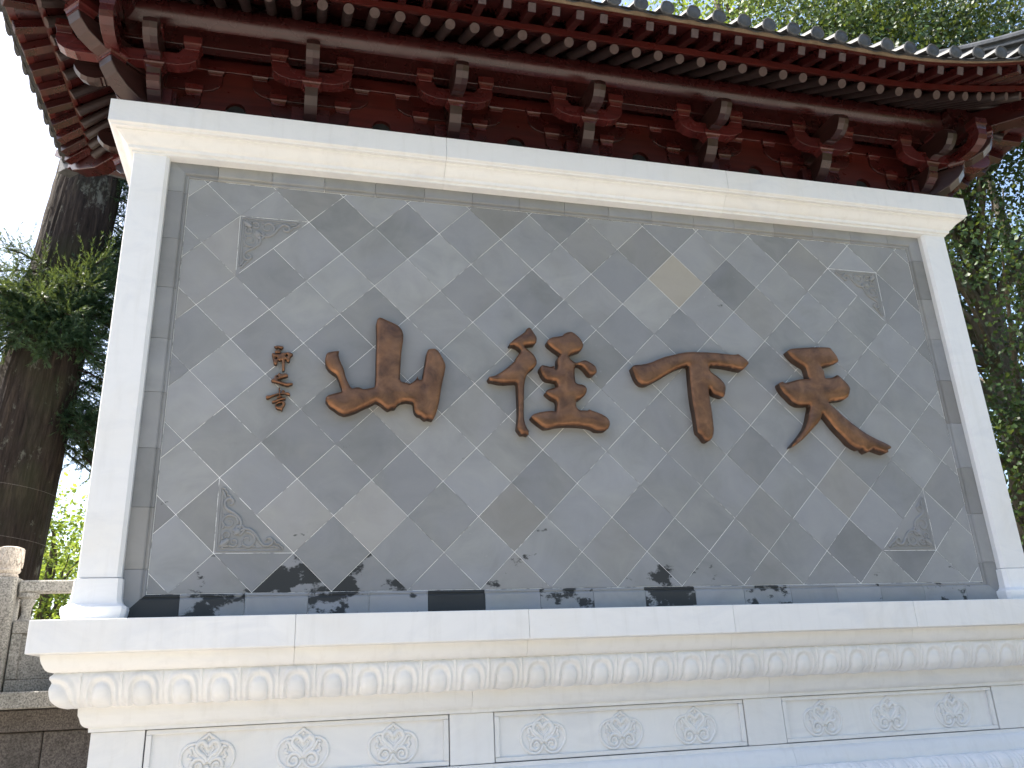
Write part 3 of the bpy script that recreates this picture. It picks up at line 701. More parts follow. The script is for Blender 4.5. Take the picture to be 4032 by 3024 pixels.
# deck surface (grid clipped to the flared outline)
gx, gy = 90, 40; vs = []; fs = []
for j in range(gy + 1):
    for i in range(gx + 1):
        a, b = -1 + 2 * i / gx, -1 + 2 * j / gy
        x = a * (XB + 1.24 + eave_flare('L', YC + b * 1.93)); y = YC + b * (1.86 + eave_flare('F', a * 5.13)); vs.append((x, y, deck(a * (XB + 1.24), YC + b * 1.86) - 0.01))
for j in range(gy):
    for i in range(gx): q = j * (gx + 1) + i; fs.append((q, q + 1, q + gx + 2, q + gx + 1))
P(MB().add(vs, fs).build("roof_deck", M['rooftile'], None, 0, True, 50), ROOF)
def tile_roll(fr, u):
    e = Vector(eave(fr, u, 1.365, ZE)); 
    inn = {'F': Vector((0, 1, 0)), 'B': Vector((0, -1, 0)), 'L': Vector((1, 0, 0)), 'R': Vector((-1, 0, 0))}[fr]
    c = XB + 1.26; fl = eave_flare(fr, u)
    mx = min(1.9, (c - abs(u)) + .15) if fr == 'F' else min(1.9, (1.98 - abs(u - YC)) + .15)
    n = max(3, int(mx / .16)); pts = []
    for k in range(n + 1):
        s = mx * k / n; q = e + inn * s; w_ = max(0.0, s - fl)
        z = deck(*( (u, e.y + fl + w_) if fr == 'F' else (math.copysign(c - w_, -1 if fr == 'L' else 1), u)))
        if s < fl + .001: z = e.z - 0.045 + .42 * s
        pts.append(Vector((q.x, q.y, z + .05)))
    mb = MB(); rings = []; side = inn.cross(Vector((0, 0, 1)))
    for k, p in enumerate(pts):
        rings.append([tuple(p + side * (.062 * math.cos(a)) + Vector((0, 0, .062 * math.sin(a)))) for a in [math.pi * q / 8 - .25 + .5 * q / 8 * .5 for q in range(9)]])
    mb.loft(rings, True, True); o = P(mb.build("tile_roll", M['rooftile'], None, 0, True, 50), ROOF)
    # round end disc with a raised rim
    p = pts[0]; out = -inn; mb = MB(); ring = lambda r, off, tilt=0.25: [tuple(p + side * (r * math.cos(a)) + Vector((0, 0, r * math.sin(a))) + out * (off + tilt * r * math.sin(a) * .5)) for a in [2 * math.pi * q / 20 for q in range(20)]]
    mb.loft([ring(.062, -.012), ring(.068, .010), ring(.060, .018), ring(.050, .012), ring(.030, .016), ring(.012, .022)]); P(mb.build("tile_end_disc", M['rooftile'], None, 0, True, 30), o)
    return p, side, out
def drip_tile(fr, u, half):
    mb = MB(); top = []; low = []; back = []
    e = Vector(eave(fr, u, 1.335, ZE - .018)); inn = {'F': Vector((0, 1, 0)), 'L': Vector((1, 0, 0)), 'R': Vector((-1, 0, 0))}[fr]
    e0, e1 = Vector(eave(fr, u - half, 1.335, ZE - .018)), Vector(eave(fr, u + half, 1.335, ZE - .018))
    n = 10
    for k in range(n + 1):
        s = -1 + 2 * k / n; b = e0.lerp(e1, k / n); sag = -.024 * (1 - s * s)
        drop = .012 + .020 * (1 - abs(s)) 
        top.append(tuple(b + Vector((0, 0, sag)) - inn * .0)); low.append(tuple(b + Vector((0, 0, sag - drop)) - inn * (.012)))
        back.append(tuple(b + Vector((0, 0, sag + .16)) + inn * .34))
    m_ = n + 1; th = Vector((0, 0, -.012)); tv = [tuple(Vector(p) + th) for p in top]; bv = [tuple(Vector(p) + th) for p in back]; lv = [tuple(Vector(p) + inn * .012) for p in low]
    vs = top + low + back + tv + lv + bv; fs = []
    for k in range(n):
        fs += [(k, k + 1, m_ + k + 1, m_ + k), (2 * m_ + k, 2 * m_ + k + 1, k + 1, k), (3 * m_ + k, 4 * m_ + k, 4 * m_ + k + 1, 3 * m_ + k + 1), (3 * m_ + k, 3 * m_ + k + 1, 5 * m_ + k + 1, 5 * m_ + k), (m_ + k, m_ + k + 1, 4 * m_ + k + 1, 4 * m_ + k)]
    mb.add(vs, fs); P(mb.build("drip_tile", M['rooftile'], None, 0, True, 40), ROOF)
for fr in 'FLR':
    if fr == 'F': us = [(n + .65) * .249 for n in range(-22, 21)]; us = [u for u in us if abs(u) < 5.2]
    else: us = [YC + n * .249 for n in range(-8, 9)]
    for u in us: tile_roll(fr, u)
    for a, b in zip(us[:-1], us[1:]): drip_tile(fr, (a + b) / 2, (b - a) / 2 * .93)
    # lime bedding under the tiles: scalloped strip
    uu = np.linspace(us[0] - .1, us[-1] + .1, len(us) * 8); rings = []
    for u in uu:
        ph = math.cos(2 * math.pi * (u - us[0]) / .249); zt = 7.112 + .016 * (1 + ph)
        rings.append([eave(fr, u, d, z) for d, z in ((1.255, 7.10), (1.300, 7.090), (1.318, zt), (1.25, zt + .02))])
    P(MB().loft(rings).build("lime_bedding", M['lime']), ROOF)
# ridges: stacked flat courses with overhanging edges and a round cap
_h = [(.55, -.2), (.55, .22), (.92, .24), (.92, .29), (.5, .31), (.5, .42), (.9, .44), (.9, .49), (.48, .51), (.48, .62), (.88, .64), (.88, .69), (.46, .71), (.46, .80), (.72, .82), (.66, .90), (.40, .97), (.12, 1.0)]
RPROF = [(-a, b) for a, b in _h] + _h[::-1]
def ridge(pts, wd, h, name="hip_ridge"):
    rings = []
    pts = [Vector(p) for p in pts]
    for i, p in enumerate(pts):
        t = (pts[min(i + 1, len(pts) - 1)] - pts[max(i - 1, 0)]).normalized(); sd = t.cross(Vector((0, 0, 1))).normalized()
        rings.append([tuple(p + sd * (a * wd) + Vector((0, 0, b * h))) for a, b in RPROF])
    P(MB().loft(rings).build(name, M['rooftile'], None, .004), ROOF)
RX = XB + 1.26 - 1.86
for sx in (-1, 1):
    for sy in (-1, 1):
        pts = []
        for k in range(13):
            t = k / 12; x = sx * (RX + (5.28 - RX) * t); y = YC + sy * (2.02 * t)
            pts.append((x, y, 8.62 - 1.34 * t + .72 * t * t - .56))
        ridge(pts, .13, .56)
ridge([(-RX - .1, YC, deck(0, YC)), (0, YC, deck(0, YC)), (RX + .1, YC, deck(0, YC))], .16, .42, "main_ridge")

# ================================================================== BRONZE CHARACTERS (outlines read on the wall face)
Rm = (Matrix.Rotation(-0.262198, 3, 'Z') @ Matrix.Rotation(1.923057, 3, 'X') @ Matrix.Rotation(-0.046186, 3, 'Z'))
def onwall(px, py, y):
    d = Rm @ Vector(((px - 2016) / 3287.76, -(py - 1512) / 3287.76, -1.0)); t = (y - CAM.y) / d.y; q = CAM + d * t; return (q.x, q.z)
def densify(p, step):
    out = []
    for k in range(len(p)):
        a, b = Vector(p[k]), Vector(p[(k + 1) % len(p)]); n = max(1, int((b - a).length / step))
        out += [tuple(a.lerp(b, i / n)) for i in range(n)]
    return out
def chaikin(p):
    out = []
    for k in range(len(p)):
        a, b = p[k], p[(k + 1) % len(p)]; out += [(a[0] * .87 + b[0] * .13, a[1] * .87 + b[1] * .13), (a[0] * .13 + b[0] * .87, a[1] * .13 + b[1] * .87)]
    return out
def puffed(loops, name, parent, depth, r, step, dome=0.008):
    shrink = 0.006 if depth > .05 else 0.0015
    bnd = [densify(inset(chaikin(l), shrink * (1 if q == 0 else -1)), step) for q, l in enumerate(loops)]; segA = []; segB = []
    for l in bnd:
        segA += l; segB += l[1:] + l[:1]
    A = np.array(segA); Bq = np.array(segB); D = Bq - A; DD = (D ** 2).sum(1) + 1e-12
    def dist(pt):
        t = np.clip(((pt - A) * D).sum(1) / DD, 0, 1); return math.sqrt(((A + D * t[:, None] - pt) ** 2).sum(1).min())
    def inside(pt):
        c = (A[:, 1] > pt[1]) != (Bq[:, 1] > pt[1]); x = A[:, 0] + (pt[1] - A[:, 1]) / np.where(D[:, 1] == 0, 1e-9, D[:, 1]) * D[:, 0]
        return (np.count_nonzero(c & (pt[0] < x)) % 2) == 1
    lo, hi = A.min(0), A.max(0); pts = [Vector(p) for p in A]; nb = len(pts); jit = random.Random(3)
    y = lo[1]; row = 0
    while y < hi[1]:
        x = lo[0] + (row % 2) * step * .5
        while x < hi[0]:
            q = np.array((x + jit.uniform(-.1, .1) * step, y + jit.uniform(-.1, .1) * step))
            if inside(q) and dist(q) > step * .42: pts.append(Vector(q))
            x += step
        y += step * .87; row += 1
    faces = []; b0 = 0
    for l in bnd: faces.append(list(range(b0, b0 + len(l)))); b0 += len(l)
    v, e, f, ov, *_ = delaunay_2d_cdt(pts, [], faces, 1, 1e-6)
    vs = []
    for p in v:
        d = dist(np.array(p)); k = min(1.0, d / r); hgt = depth - r * .55 + r * .55 * math.sqrt(max(0, 1 - (1 - k) ** 2)) + dome * min(1.0, d / (r * 4))
        vs.append((p.x, -hgt, p.y))
    tri = [t for t in f if len(t) >= 3]
    tri = [t for t in tri if inside(np.mean([[v[i].x, v[i].y] for i in t], axis=0))]
    mb = MB(); mb.add(vs, tri); ntop = len(tri)
    for l in bnd:
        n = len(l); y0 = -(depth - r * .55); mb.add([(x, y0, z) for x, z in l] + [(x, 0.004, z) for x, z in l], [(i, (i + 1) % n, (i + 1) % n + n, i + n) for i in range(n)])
    me = bpy.data.meshes.new(name); me.from_pydata(mb.v, [], mb.f)
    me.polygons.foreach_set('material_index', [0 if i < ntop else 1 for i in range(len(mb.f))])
    bm = bmesh.new(); bm.from_mesh(me); bmesh.ops.remove_doubles(bm, verts=bm.verts, dist=1e-5); bmesh.ops.recalc_face_normals(bm, faces=bm.faces); bm.to_mesh(me); bm.free()
    for p in me.polygons: p.use_smooth = True
    try: me.set_sharp_from_angle(angle=rad(50))
    except Exception: pass
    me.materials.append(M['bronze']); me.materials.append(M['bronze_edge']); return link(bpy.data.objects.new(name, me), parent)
def tr(pts, ox, oy, s, y=-0.035): return [onwall(ox + a / s, oy + b / s, y) for a, b in pts]
MOUNT = [(1360,147),(1400,155),(1450,180),(1520,210),(1575,240),(1612,285),(1630,340),(1628,400),(1615,480),(1605,560),(1598,680),(1592,820),(1605,845),(1650,852),(1690,865),(1720,850),(1750,825),(1775,780),(1795,825),(1822,822),(1835,740),(1855,620),(1870,530),(1885,497),(1920,487),(1965,485),(2000,505),(2030,550),(2060,605),(2082,655),(2087,690),(2075,760),(2055,850),(2035,950),(2020,1060),(2000,1150),(1975,1225),(1945,1270),(1910,1265),(1890,1258),(1860,1268),(1825,1245),(1805,1225),(1775,1220),(1745,1190),(1730,1150),(1725,1080),(1660,1068),(1600,1080),(1560,1105),(1545,1140),(1500,1145),(1455,1162),(1420,1140),(1380,1105),(1330,1072),(1280,1100),(1200,1135),(1120,1175),(1040,1205),(980,1215),(920,1195),(870,1155),(820,1125),(795,1090),(770,1060),(772,1020),(800,993),(860,975),(945,955),(950,935),(935,890),(910,820),(885,775),(850,755),(810,720),(775,670),(765,610),(775,560),(795,530),(850,517),(910,510),(935,515),(925,560),(940,620),(965,670),(985,720),(1000,790),(1025,850),(1050,900),(1070,915),(1105,905),(1140,905),(1165,912),(1190,925),(1240,918),(1305,905),(1312,850),(1318,760),(1320,600),(1325,450),(1325,300),(1322,210),(1335,165)]
PATH_L = [(640,150),(665,143),(690,155),(715,190),(740,230),(765,265),(770,300),(765,345),(745,375),(690,380),(620,388),(605,395),(640,425),(690,460),(730,500),(755,540),(770,585),(770,630),(745,670),(700,705),(660,740),(635,780),(620,830),(608,900),(605,1000),(603,1100),(600,1250),(605,1340),(620,1410),(645,1460),(668,1500),(665,1545),(655,1560),(610,1545),(565,1550),(540,1525),(515,1490),(498,1460),(505,1400),(515,1300),(515,1180),(510,1050),(505,950),(500,870),(430,875),(350,880),(270,875),(195,855),(145,850),(122,805),(135,783),(180,778),(220,770),(280,735),(350,685),(420,625),(475,580),(485,545),(510,505),(555,455),(545,440),(510,410),(465,390),(415,390),(398,370),(405,350),(430,330),(465,295),(520,260),(570,225),(610,200),(618,170)]
PATH_R = [(890,330),(905,300),(965,268),(1040,260),(1090,250),(1115,225),(1160,203),(1215,198),(1250,215),(1300,255),(1340,295),(1362,340),(1378,375),(1368,415),(1345,455),(1290,475),(1220,500),(1185,525),(1210,560),(1250,590),(1280,600),(1330,585),(1370,570),(1400,568),(1450,590),(1505,625),(1540,660),(1552,700),(1550,740),(1520,770),(1480,780),(1445,770),(1420,740),(1380,690),(1340,655),(1300,640),(1268,655),(1262,720),(1265,800),(1275,865),(1310,880),(1360,885),(1400,905),(1425,945),(1420,990),(1395,1040),(1340,1085),(1290,1098),(1280,1130),(1285,1180),(1310,1210),(1340,1220),(1425,1222),(1440,1205),(1480,1222),(1560,1250),(1640,1285),(1690,1320),(1720,1370),(1722,1420),(1700,1470),(1660,1500),(1590,1505),(1530,1498),(1490,1470),(1430,1450),(1330,1438),(1230,1433),(1120,1435),(1020,1445),(940,1465),(865,1470),(820,1440),(760,1395),(710,1355),(682,1320),(690,1290),(730,1265),(800,1245),(880,1232),(960,1225),(1005,1238),(1015,1200),(1020,1130),(1010,1100),(960,1080),(910,1045),(870,1005),(875,975),(910,948),(970,932),(1025,910),(1030,890),(1015,855),(960,850),(900,840),(860,815),(825,765),(795,700),(800,655),(830,630),(880,640),(940,655),(1000,635),(1005,665),(1015,690),(1030,650),(1020,590),(1030,540),(1050,510),(1065,500),(1040,480),(980,440),(920,390),(893,360)]
UNDER = [(120,400),(140,372),(185,352),(260,350),(350,335),(440,310),(530,268),(640,228),(760,200),(860,175),(960,157),(1080,152),(1250,155),(1420,165),(1580,182),(1700,195),(1750,192),(1775,178),(1810,200),(1870,240),(1925,285),(1950,320),(1945,350),(1915,385),(1890,415),(1850,450),(1770,440),(1640,410),(1500,388),(1345,378),(1340,410),(1360,460),(1400,490),(1460,530),(1520,580),(1570,640),(1595,700),(1590,760),(1580,830),(1560,865),(1520,862),(1450,840),(1390,815),(1335,730),(1338,800),(1345,860),(1355,930),(1370,1020),(1385,1120),(1400,1250),(1410,1350),(1405,1430),(1385,1500),(1350,1540),(1310,1560),(1265,1550),(1235,1510),(1200,1460),(1145,1410),(1130,1340),(1115,1230),(1090,1080),(1065,950),(1045,800),(1030,650),(1018,520),(1010,385),(970,382),(900,405),(800,445),(700,500),(590,570),(480,630),(390,675),(340,682),(280,675),(220,625),(180,560),(150,480)]
HEAVEN = [(210,165),(240,135),(290,122),(400,113),(530,105),(680,103),(795,108),(820,130),(860,180),(900,235),(920,290),(910,320),(850,345),(770,370),(690,378),(700,400),(725,440),(730,490),(740,522),(800,520),(850,510),(885,482),(915,485),(960,525),(1010,570),(1055,620),(1080,670),(1072,730),(1050,790),(1000,828),(920,838),(830,850),(785,860),(830,905),(890,950),(950,1010),(1030,1080),(1120,1150),(1220,1225),(1320,1290),(1430,1350),(1540,1400),(1610,1435),(1640,1465),(1625,1490),(1590,1505),(1600,1535),(1550,1562),(1480,1540),(1410,1515),(1380,1500),(1340,1530),(1295,1552),(1255,1520),(1235,1490),(1200,1505),(1140,1480),(1060,1430),(990,1350),(900,1260),(830,1180),(760,1090),(700,1015),(690,1060),(660,1120),(630,1160),(580,1210),(500,1300),(420,1380),(340,1440),(290,1475),(262,1465),(280,1430),(330,1370),(400,1280),(460,1190),(490,1100),(510,990),(530,900),(460,910),(370,905),(300,870),(230,800),(160,730),(115,660),(97,605),(115,580),(160,568),(180,590),(250,575),(350,545),(450,530),(510,535),(490,500),(478,440),(460,385),(400,350),(310,290),(240,215)]
circ = lambda cx, cy, rx, ry: [(cx + rx * math.cos(a), cy + ry * math.sin(a)) for a in [2 * math.pi * k / 10 for k in range(10)]]
GB = "large bronze characters in a row on the tiled face"; GS = "small bronze signature characters"
def character(name, label, group, polys, ox, oy, s, depth, r, step, y, dome=.008, part_name="stroke"):
    conv = [[tr(l, ox, oy, s, y) for l in loops] for loops in polys]
    if len(conv) == 1:
        o = puffed(conv[0], name, None, depth, r, step, dome); tag(o, label, "character", group); return
    xs = [p[0] for c in conv for l in c for p in l]; zs = [p[1] for c in conv for l in c for p in l]
    loc = ((min(xs) + max(xs)) / 2, 0, min(zs)); E = tag(empty(name, loc), label, "character", group)
    for c in conv:
        o = puffed(c, part_name, None, depth, r, step, dome); o.parent = E; o.matrix_parent_inverse = Matrix.Translation(loc).inverted()
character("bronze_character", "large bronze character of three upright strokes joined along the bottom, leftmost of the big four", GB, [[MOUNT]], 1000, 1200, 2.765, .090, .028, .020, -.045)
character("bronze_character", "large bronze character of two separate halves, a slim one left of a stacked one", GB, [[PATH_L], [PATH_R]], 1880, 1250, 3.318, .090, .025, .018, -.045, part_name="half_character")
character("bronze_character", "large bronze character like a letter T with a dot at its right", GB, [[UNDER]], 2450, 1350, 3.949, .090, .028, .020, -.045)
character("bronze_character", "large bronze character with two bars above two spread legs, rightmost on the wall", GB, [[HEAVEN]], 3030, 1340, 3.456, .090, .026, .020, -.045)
s5 = 5.927
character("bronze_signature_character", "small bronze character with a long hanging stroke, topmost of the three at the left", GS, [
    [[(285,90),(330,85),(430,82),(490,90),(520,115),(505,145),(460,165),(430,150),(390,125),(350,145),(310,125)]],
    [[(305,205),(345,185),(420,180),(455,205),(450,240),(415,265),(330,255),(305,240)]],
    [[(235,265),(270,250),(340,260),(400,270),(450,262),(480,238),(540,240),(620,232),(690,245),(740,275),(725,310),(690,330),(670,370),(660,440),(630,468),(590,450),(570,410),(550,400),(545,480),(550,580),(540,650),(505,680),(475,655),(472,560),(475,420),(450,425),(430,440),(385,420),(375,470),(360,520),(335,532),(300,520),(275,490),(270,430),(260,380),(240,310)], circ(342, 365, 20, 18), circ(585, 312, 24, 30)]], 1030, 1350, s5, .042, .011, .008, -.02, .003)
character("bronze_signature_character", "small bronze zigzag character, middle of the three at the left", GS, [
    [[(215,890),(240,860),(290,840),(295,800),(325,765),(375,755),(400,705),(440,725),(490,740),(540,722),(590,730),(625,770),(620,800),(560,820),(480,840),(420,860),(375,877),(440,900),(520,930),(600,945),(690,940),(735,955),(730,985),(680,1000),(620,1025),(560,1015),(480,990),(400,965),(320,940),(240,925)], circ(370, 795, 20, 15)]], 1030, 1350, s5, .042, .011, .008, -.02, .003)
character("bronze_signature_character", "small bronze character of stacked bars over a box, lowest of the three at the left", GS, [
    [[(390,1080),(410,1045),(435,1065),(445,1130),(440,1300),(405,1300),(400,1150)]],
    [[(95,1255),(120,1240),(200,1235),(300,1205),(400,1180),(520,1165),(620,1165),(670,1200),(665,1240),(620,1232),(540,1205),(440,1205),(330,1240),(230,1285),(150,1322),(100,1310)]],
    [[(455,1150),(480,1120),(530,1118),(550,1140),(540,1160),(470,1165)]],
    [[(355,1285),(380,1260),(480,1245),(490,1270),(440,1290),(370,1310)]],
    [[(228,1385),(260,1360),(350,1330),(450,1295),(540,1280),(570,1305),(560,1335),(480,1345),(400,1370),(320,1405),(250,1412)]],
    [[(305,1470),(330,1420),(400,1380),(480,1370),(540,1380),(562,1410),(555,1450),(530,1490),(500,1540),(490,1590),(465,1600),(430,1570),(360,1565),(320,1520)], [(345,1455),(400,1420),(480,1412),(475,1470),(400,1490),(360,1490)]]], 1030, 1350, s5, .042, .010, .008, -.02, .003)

# ================================================================== BALUSTRADE and retaining wall at the left
YBAL = 0.55
def balustrade():
    root = tag(empty("stone_balustrade", (-5.6, YBAL, 1.63)), "grey granite balustrade with a carved round-capped post beside the wall", "balustrade")
    inv = Matrix.Translation((-5.6, YBAL, 1.63)).inverted()
    def pp(o, par=root):
        o.parent = par
        if par is root: o.matrix_parent_inverse = inv
        return o
    for cx in (-4.60, -6.10, -7.60):
        post = pp(MB().prism([(-.075, -.095), (.075, -.095), (.095, -.075), (.095, .075), (.075, .095), (-.075, .095), (-.095, .075), (-.095, -.075)], 1.63, 2.545, lambda a, b, c: (cx + a, YBAL + b, c)).build("post", M['granite'], None, .006))
        pp(post)
        prof = [(.060, 2.545), (.075, 2.55), (.078, 2.565), (.068, 2.575), (.080, 2.585), (.087, 2.60), (.082, 2.612), (.086, 2.63), (.092, 2.68), (.094, 2.73), (.088, 2.765), (.060, 2.775)]
        rings = [[(cx + r * math.cos(a), YBAL + r * math.sin(a), z) for a in [2 * math.pi * k / 24 for k in range(24)]] for r, z in prof]
        cap = pp(MB().loft(rings).build("post_cap", M['granite_pale'], None, 0, True, 40), post)
        mb = MB()
        for k in range(12):
            for sg in (-1, 1):
                l = [(cx + .0925 * math.cos(a), YBAL + .0925 * math.sin(a), z) for a, z in [(2 * math.pi * k / 12 + sg * t * .52, 2.625 + .13 * t ** 1.3) for t in [i / 6 for i in range(7)]]]
                mb.tube(l, .0035, 5)
        pp(mb.build("carved_lattice", M['granite_pale']), post)
    for a, b in ((-5.995, -4.705), (-7.495, -6.205), (-4.495, -4.02)):
        pp(MB().box(a, b, YBAL - .06, YBAL + .06, 2.435, 2.525).build("handrail", M['granite'], None, .012))
        pp(MB().box(a, b, YBAL - .055, YBAL + .055, 2.145, 2.235).build("middle_rail", M['granite'], None, .006))
        panel = pp(MB().box(a, b, YBAL - .030, YBAL + .03, 1.83, 2.143).build("panel", M['granite'], None, .002))
        for (x0, x1, z0, z1) in ((a, a + .07, 1.832, 2.143), (b - .07, b, 1.832, 2.143)):
            pp(MB().box(x0, x1, YBAL - .05, YBAL - .031, z0, z1).build("panel_stile", M['granite'], None, .004))
        mb = MB()
        w_ = b - a
        for q in range(2):
            pts = [(a + .12 + (w_ - .2) * (i / 20), YBAL - .031, 2.09 - q * .03 - .22 * (i / 20) - .02 * math.sin(i * 1.1)) for i in range(21)]; mb.tube(pts, .005, 6)
        pp(mb.build("carved_wave", M['granite']), panel)
        pp(MB().box(a, b, YBAL - .055, YBAL + .055, 1.745, 1.828).build("bottom_rail", M['granite'], None, .006))
        for cx in ((a + .06,) if b > -4.1 else (a + .06, (a + b) / 2, b - .06)):
            prof = [(.06, 2.237), (.045, 2.25), (.032, 2.28), (.035, 2.33), (.055, 2.37), (.05, 2.39), (.075, 2.405), (.075, 2.433)]
            pp(MB().loft([[(cx + r * math.cos(t), YBAL + r * .8 * math.sin(t), z) for t in [2 * math.pi * k / 12 for k in range(12)]] for r, z in prof]).build("vase_support", M['granite'], None, 0, True, 40))
    pp(MB().prism([(-.09, 1.745), (.09, 1.745), (.09, 2.42), (.06, 2.50), (0, 2.53), (-.06, 2.50), (-.09, 2.42)], YBAL - .34, YBAL - .10, lambda a, c, b: (-4.74 + a, b, c)).build('drum_slab', M['granite_warm'], None, .01))
    pp(MB().box(-8.2, -4.0, YBAL - .36, YBAL + .14, 1.632, 1.742).build("sill", M['granite'], None, .008))
balustrade()
RET = tag(empty("retaining_wall", (-6, YBAL, 0)), "brown stone retaining wall of large blocks under the balustrade", "wall"); rinv = Matrix.Translation((-6, YBAL, 0)).inverted()
def rp(o): o.parent = RET; o.matrix_parent_inverse = rinv; return o
for k, (a, b) in enumerate(((-9.6, -8.0), (-8.0, -6.7), (-6.7, -5.4), (-5.4, -3.9))):
    rp(MB().box(a + .002, b - .002, YBAL - .16, YBAL + 1.5, 1.485, 1.628).build("coping_stone", M['brownstone'], None, .008))
xs = [-9.6, -8.7, -7.7, -6.6, -5.55, -4.18, -3.85]
for r_, (z0, z1) in enumerate(((1.09, 1.482), (.70, 1.087), (.30, .697), (0, .297))):
    for a, b in zip(xs[:-1], xs[1:]):
        o_ = (.35 if r_ % 2 else 0)
        aa, bb = max(-9.6, a - o_), b - (o_ if b < -3.9 else 0)
        rp(MB().box(aa + .003, bb - .003, YBAL - .12, YBAL + .4, z0, z1).build("wall_block", M['brownstone'], None, .008))
tag(MB().box(-60, -3.6, YBAL + .30, 3.0, -.3, 1.50).build("terrace_fill", M['earth']), kind="structure")
tag(MB().add([(-60, YBAL - .0, 1.64 - .012), (-60, 40, 1.66), (-4.0, 40, 1.66), (-4.0, YBAL + .1, 1.635)], [(0, 1, 2, 3)]).build("terrace_path", M['granite_warm']), kind="structure")

# ================================================================== TREES
def leaf_mesh(name, pos, nrm, axis, size, tone, shape, material):
    """many small leaf faces; shape = (verts2d, faces)"""
    V, Fc = shape; V = np.array(V, float); n = len(pos); k = len(V)
    side = np.cross(nrm, axis); side /= np.linalg.norm(side, axis=1, keepdims=True) + 1e-9
    co = pos[:, None, :] + size[:, None, None] * (V[None, :, 0:1] * side[:, None, :] + V[None, :, 1:2] * axis[:, None, :] + V[None, :, 2:3] * nrm[:, None, :])
    me = bpy.data.meshes.new(name); me.vertices.add(n * k); me.vertices.foreach_set("co", co.reshape(-1).astype(np.float32))
    fl = np.concatenate([np.array(f) for f in Fc]); cnt = np.array([len(f) for f in Fc]); m_ = len(fl)
    idx = (fl[None, :] + (np.arange(n) * k)[:, None]).reshape(-1); starts = (np.r_[0, np.cumsum(cnt)[:-1]][None, :] + (np.arange(n) * m_)[:, None]).reshape(-1)
    me.loops.add(n * m_); me.loops.foreach_set("vertex_index", idx.astype(np.int32))
    me.polygons.add(n * len(Fc)); me.polygons.foreach_set("loop_start", starts.astype(np.int32))
    try: me.polygons.foreach_set("loop_total", np.tile(cnt, n).astype(np.int32))
    except Exception: pass
    me.update(calc_edges=True); me.validate()
    at = me.attributes.new("tone", 'FLOAT', 'POINT'); at.data.foreach_set("value", np.repeat(tone, k).astype(np.float32))
    me.materials.append(material); return me
def unit(a): return a / (np.linalg.norm(a, axis=-1, keepdims=True) + 1e-9)
FANLEAF = ([(0, 0, 0), (-.50, .52, .05), (-.27, .84, .0), (0, .70, -.06), (.27, .84, .0), (.50, .52, .05)], [(0, 3, 2, 1), (0, 5, 4, 3)])
OVAL = ([(0, 0, 0), (-.30, .45, .06), (0, 1.0, 0), (.30, .45, .06)], [(0, 1, 2, 3)])
NEEDLE = ([(-.5, 0, 0), (.5, 0, 0), (0.0, 1.0, 0)], [(0, 1, 2)])
def limb(mb, p0, p1, r0, r1, rng, n=7, bend=.12):
    p0, p1 = np.array(p0, float), np.array(p1, float); L = np.linalg.norm(p1 - p0); off = rng.normal(0, bend * L, 3) * .5; sag = np.array((0, 0, bend * L * .3))
    pts = [p0 + (p1 - p0) * t + (off + sag) * math.sin(math.pi * t) + rng.normal(0, .012 * L, 3) * (0 < t < 1) for t in np.linspace(0, 1, n)]
    mb.tube(pts, list(np.linspace(r0, r1, n)), 9, True); return pts
def ginkgo(name, label, base, height, centers, nleaf, seed, spread=(.55, .55, .38), lsize=.085, trunk_r=.38, m='ginkgo', group="ginkgo trees behind the wall"):
    rng = np.random.default_rng(seed); root = tag(empty(name, base), label, "tree", group); inv = Matrix.Translation(base).inverted()
    def pp(o): o.parent = root; o.matrix_parent_inverse = inv
    mb = MB(); tp = [(base[0] + .25 * math.sin(z * .35), base[1] + .2 * math.cos(z * .3) - .2, base[2] + z) for z in np.linspace(-.1, height, 14)]
    mb.tube(tp, list(np.linspace(trunk_r, .06, 14)), 14); pp(mb.build("trunk", M['bark'], None, 0, True, 60))
    mb = MB(); centers = np.array(centers)
    for c in centers[::2]:
        z = min(base[2] + height * .92, max(base[2] + 1.8, c[2] - rng.uniform(.6, 2.4))); k = int((z - base[2]) / height * 13); s = tp[min(13, max(0, k))]
        limb(mb, s, c, rng.uniform(.05, .11), .012, rng)
    pp(tag(mb.build("branches", M['bark'], None, 0, True, 60), kind="stuff"))
    per = nleaf // len(centers); pos = []; ax = []; nr = []; tn = []
    for c in centers:
        sc = rng.uniform(.7, 1.35); d = rng.normal(0, 1, (per, 3)) * np.array(spread) * sc
        q = c + d; q[:, 2] -= 0.25 * np.hypot(d[:, 0], d[:, 1]); pos.append(q)
        tn.append(np.clip(rng.normal(.42, .2, per) + rng.normal(0, .12), 0, 1))
    pos = np.concatenate(pos); tn = np.concatenate(tn); n = len(pos)
    ax = unit(rng.normal(0, .55, (n, 3)) + np.array((0, 0, -.75))); nr = unit(rng.normal(0, 1, (n, 3)) + np.array((0, -.3, .8))); nr = unit(nr - (nr * ax).sum(1, keepdims=True) * ax)
    me = leaf_mesh("crown", pos, nr, ax, rng.uniform(.7, 1.25, n) * lsize, tn, FANLEAF, M[m]); o = tag(bpy.data.objects.new("crown", me), kind="stuff"); link(o); pp(o)
def ell_centers(n, c, r, seed, keep=lambda p: True):
    rng = np.random.default_rng(seed); out = []
    while len(out) < n:
        p = rng.uniform(-1, 1, 3)
        if np.dot(p, p) < 1 and np.dot(p, p) > .12:
            q = np.array(c) + p * np.array(r)
            if keep(q): out.append(q)
    return out
ginkgo("ginkgo_tree", "large dark green ginkgo tree behind the right end of the wall", (10.6, 6.2, 1.6), 14.5, ell_centers(100, (9.2, 5.0, 8.2), (4.4, 2.4, 6.4), 21) + ell_centers(80, (9.0, 4.6, 13.2), (3.6, 1.6, 2.2), 41), 72000, 5)
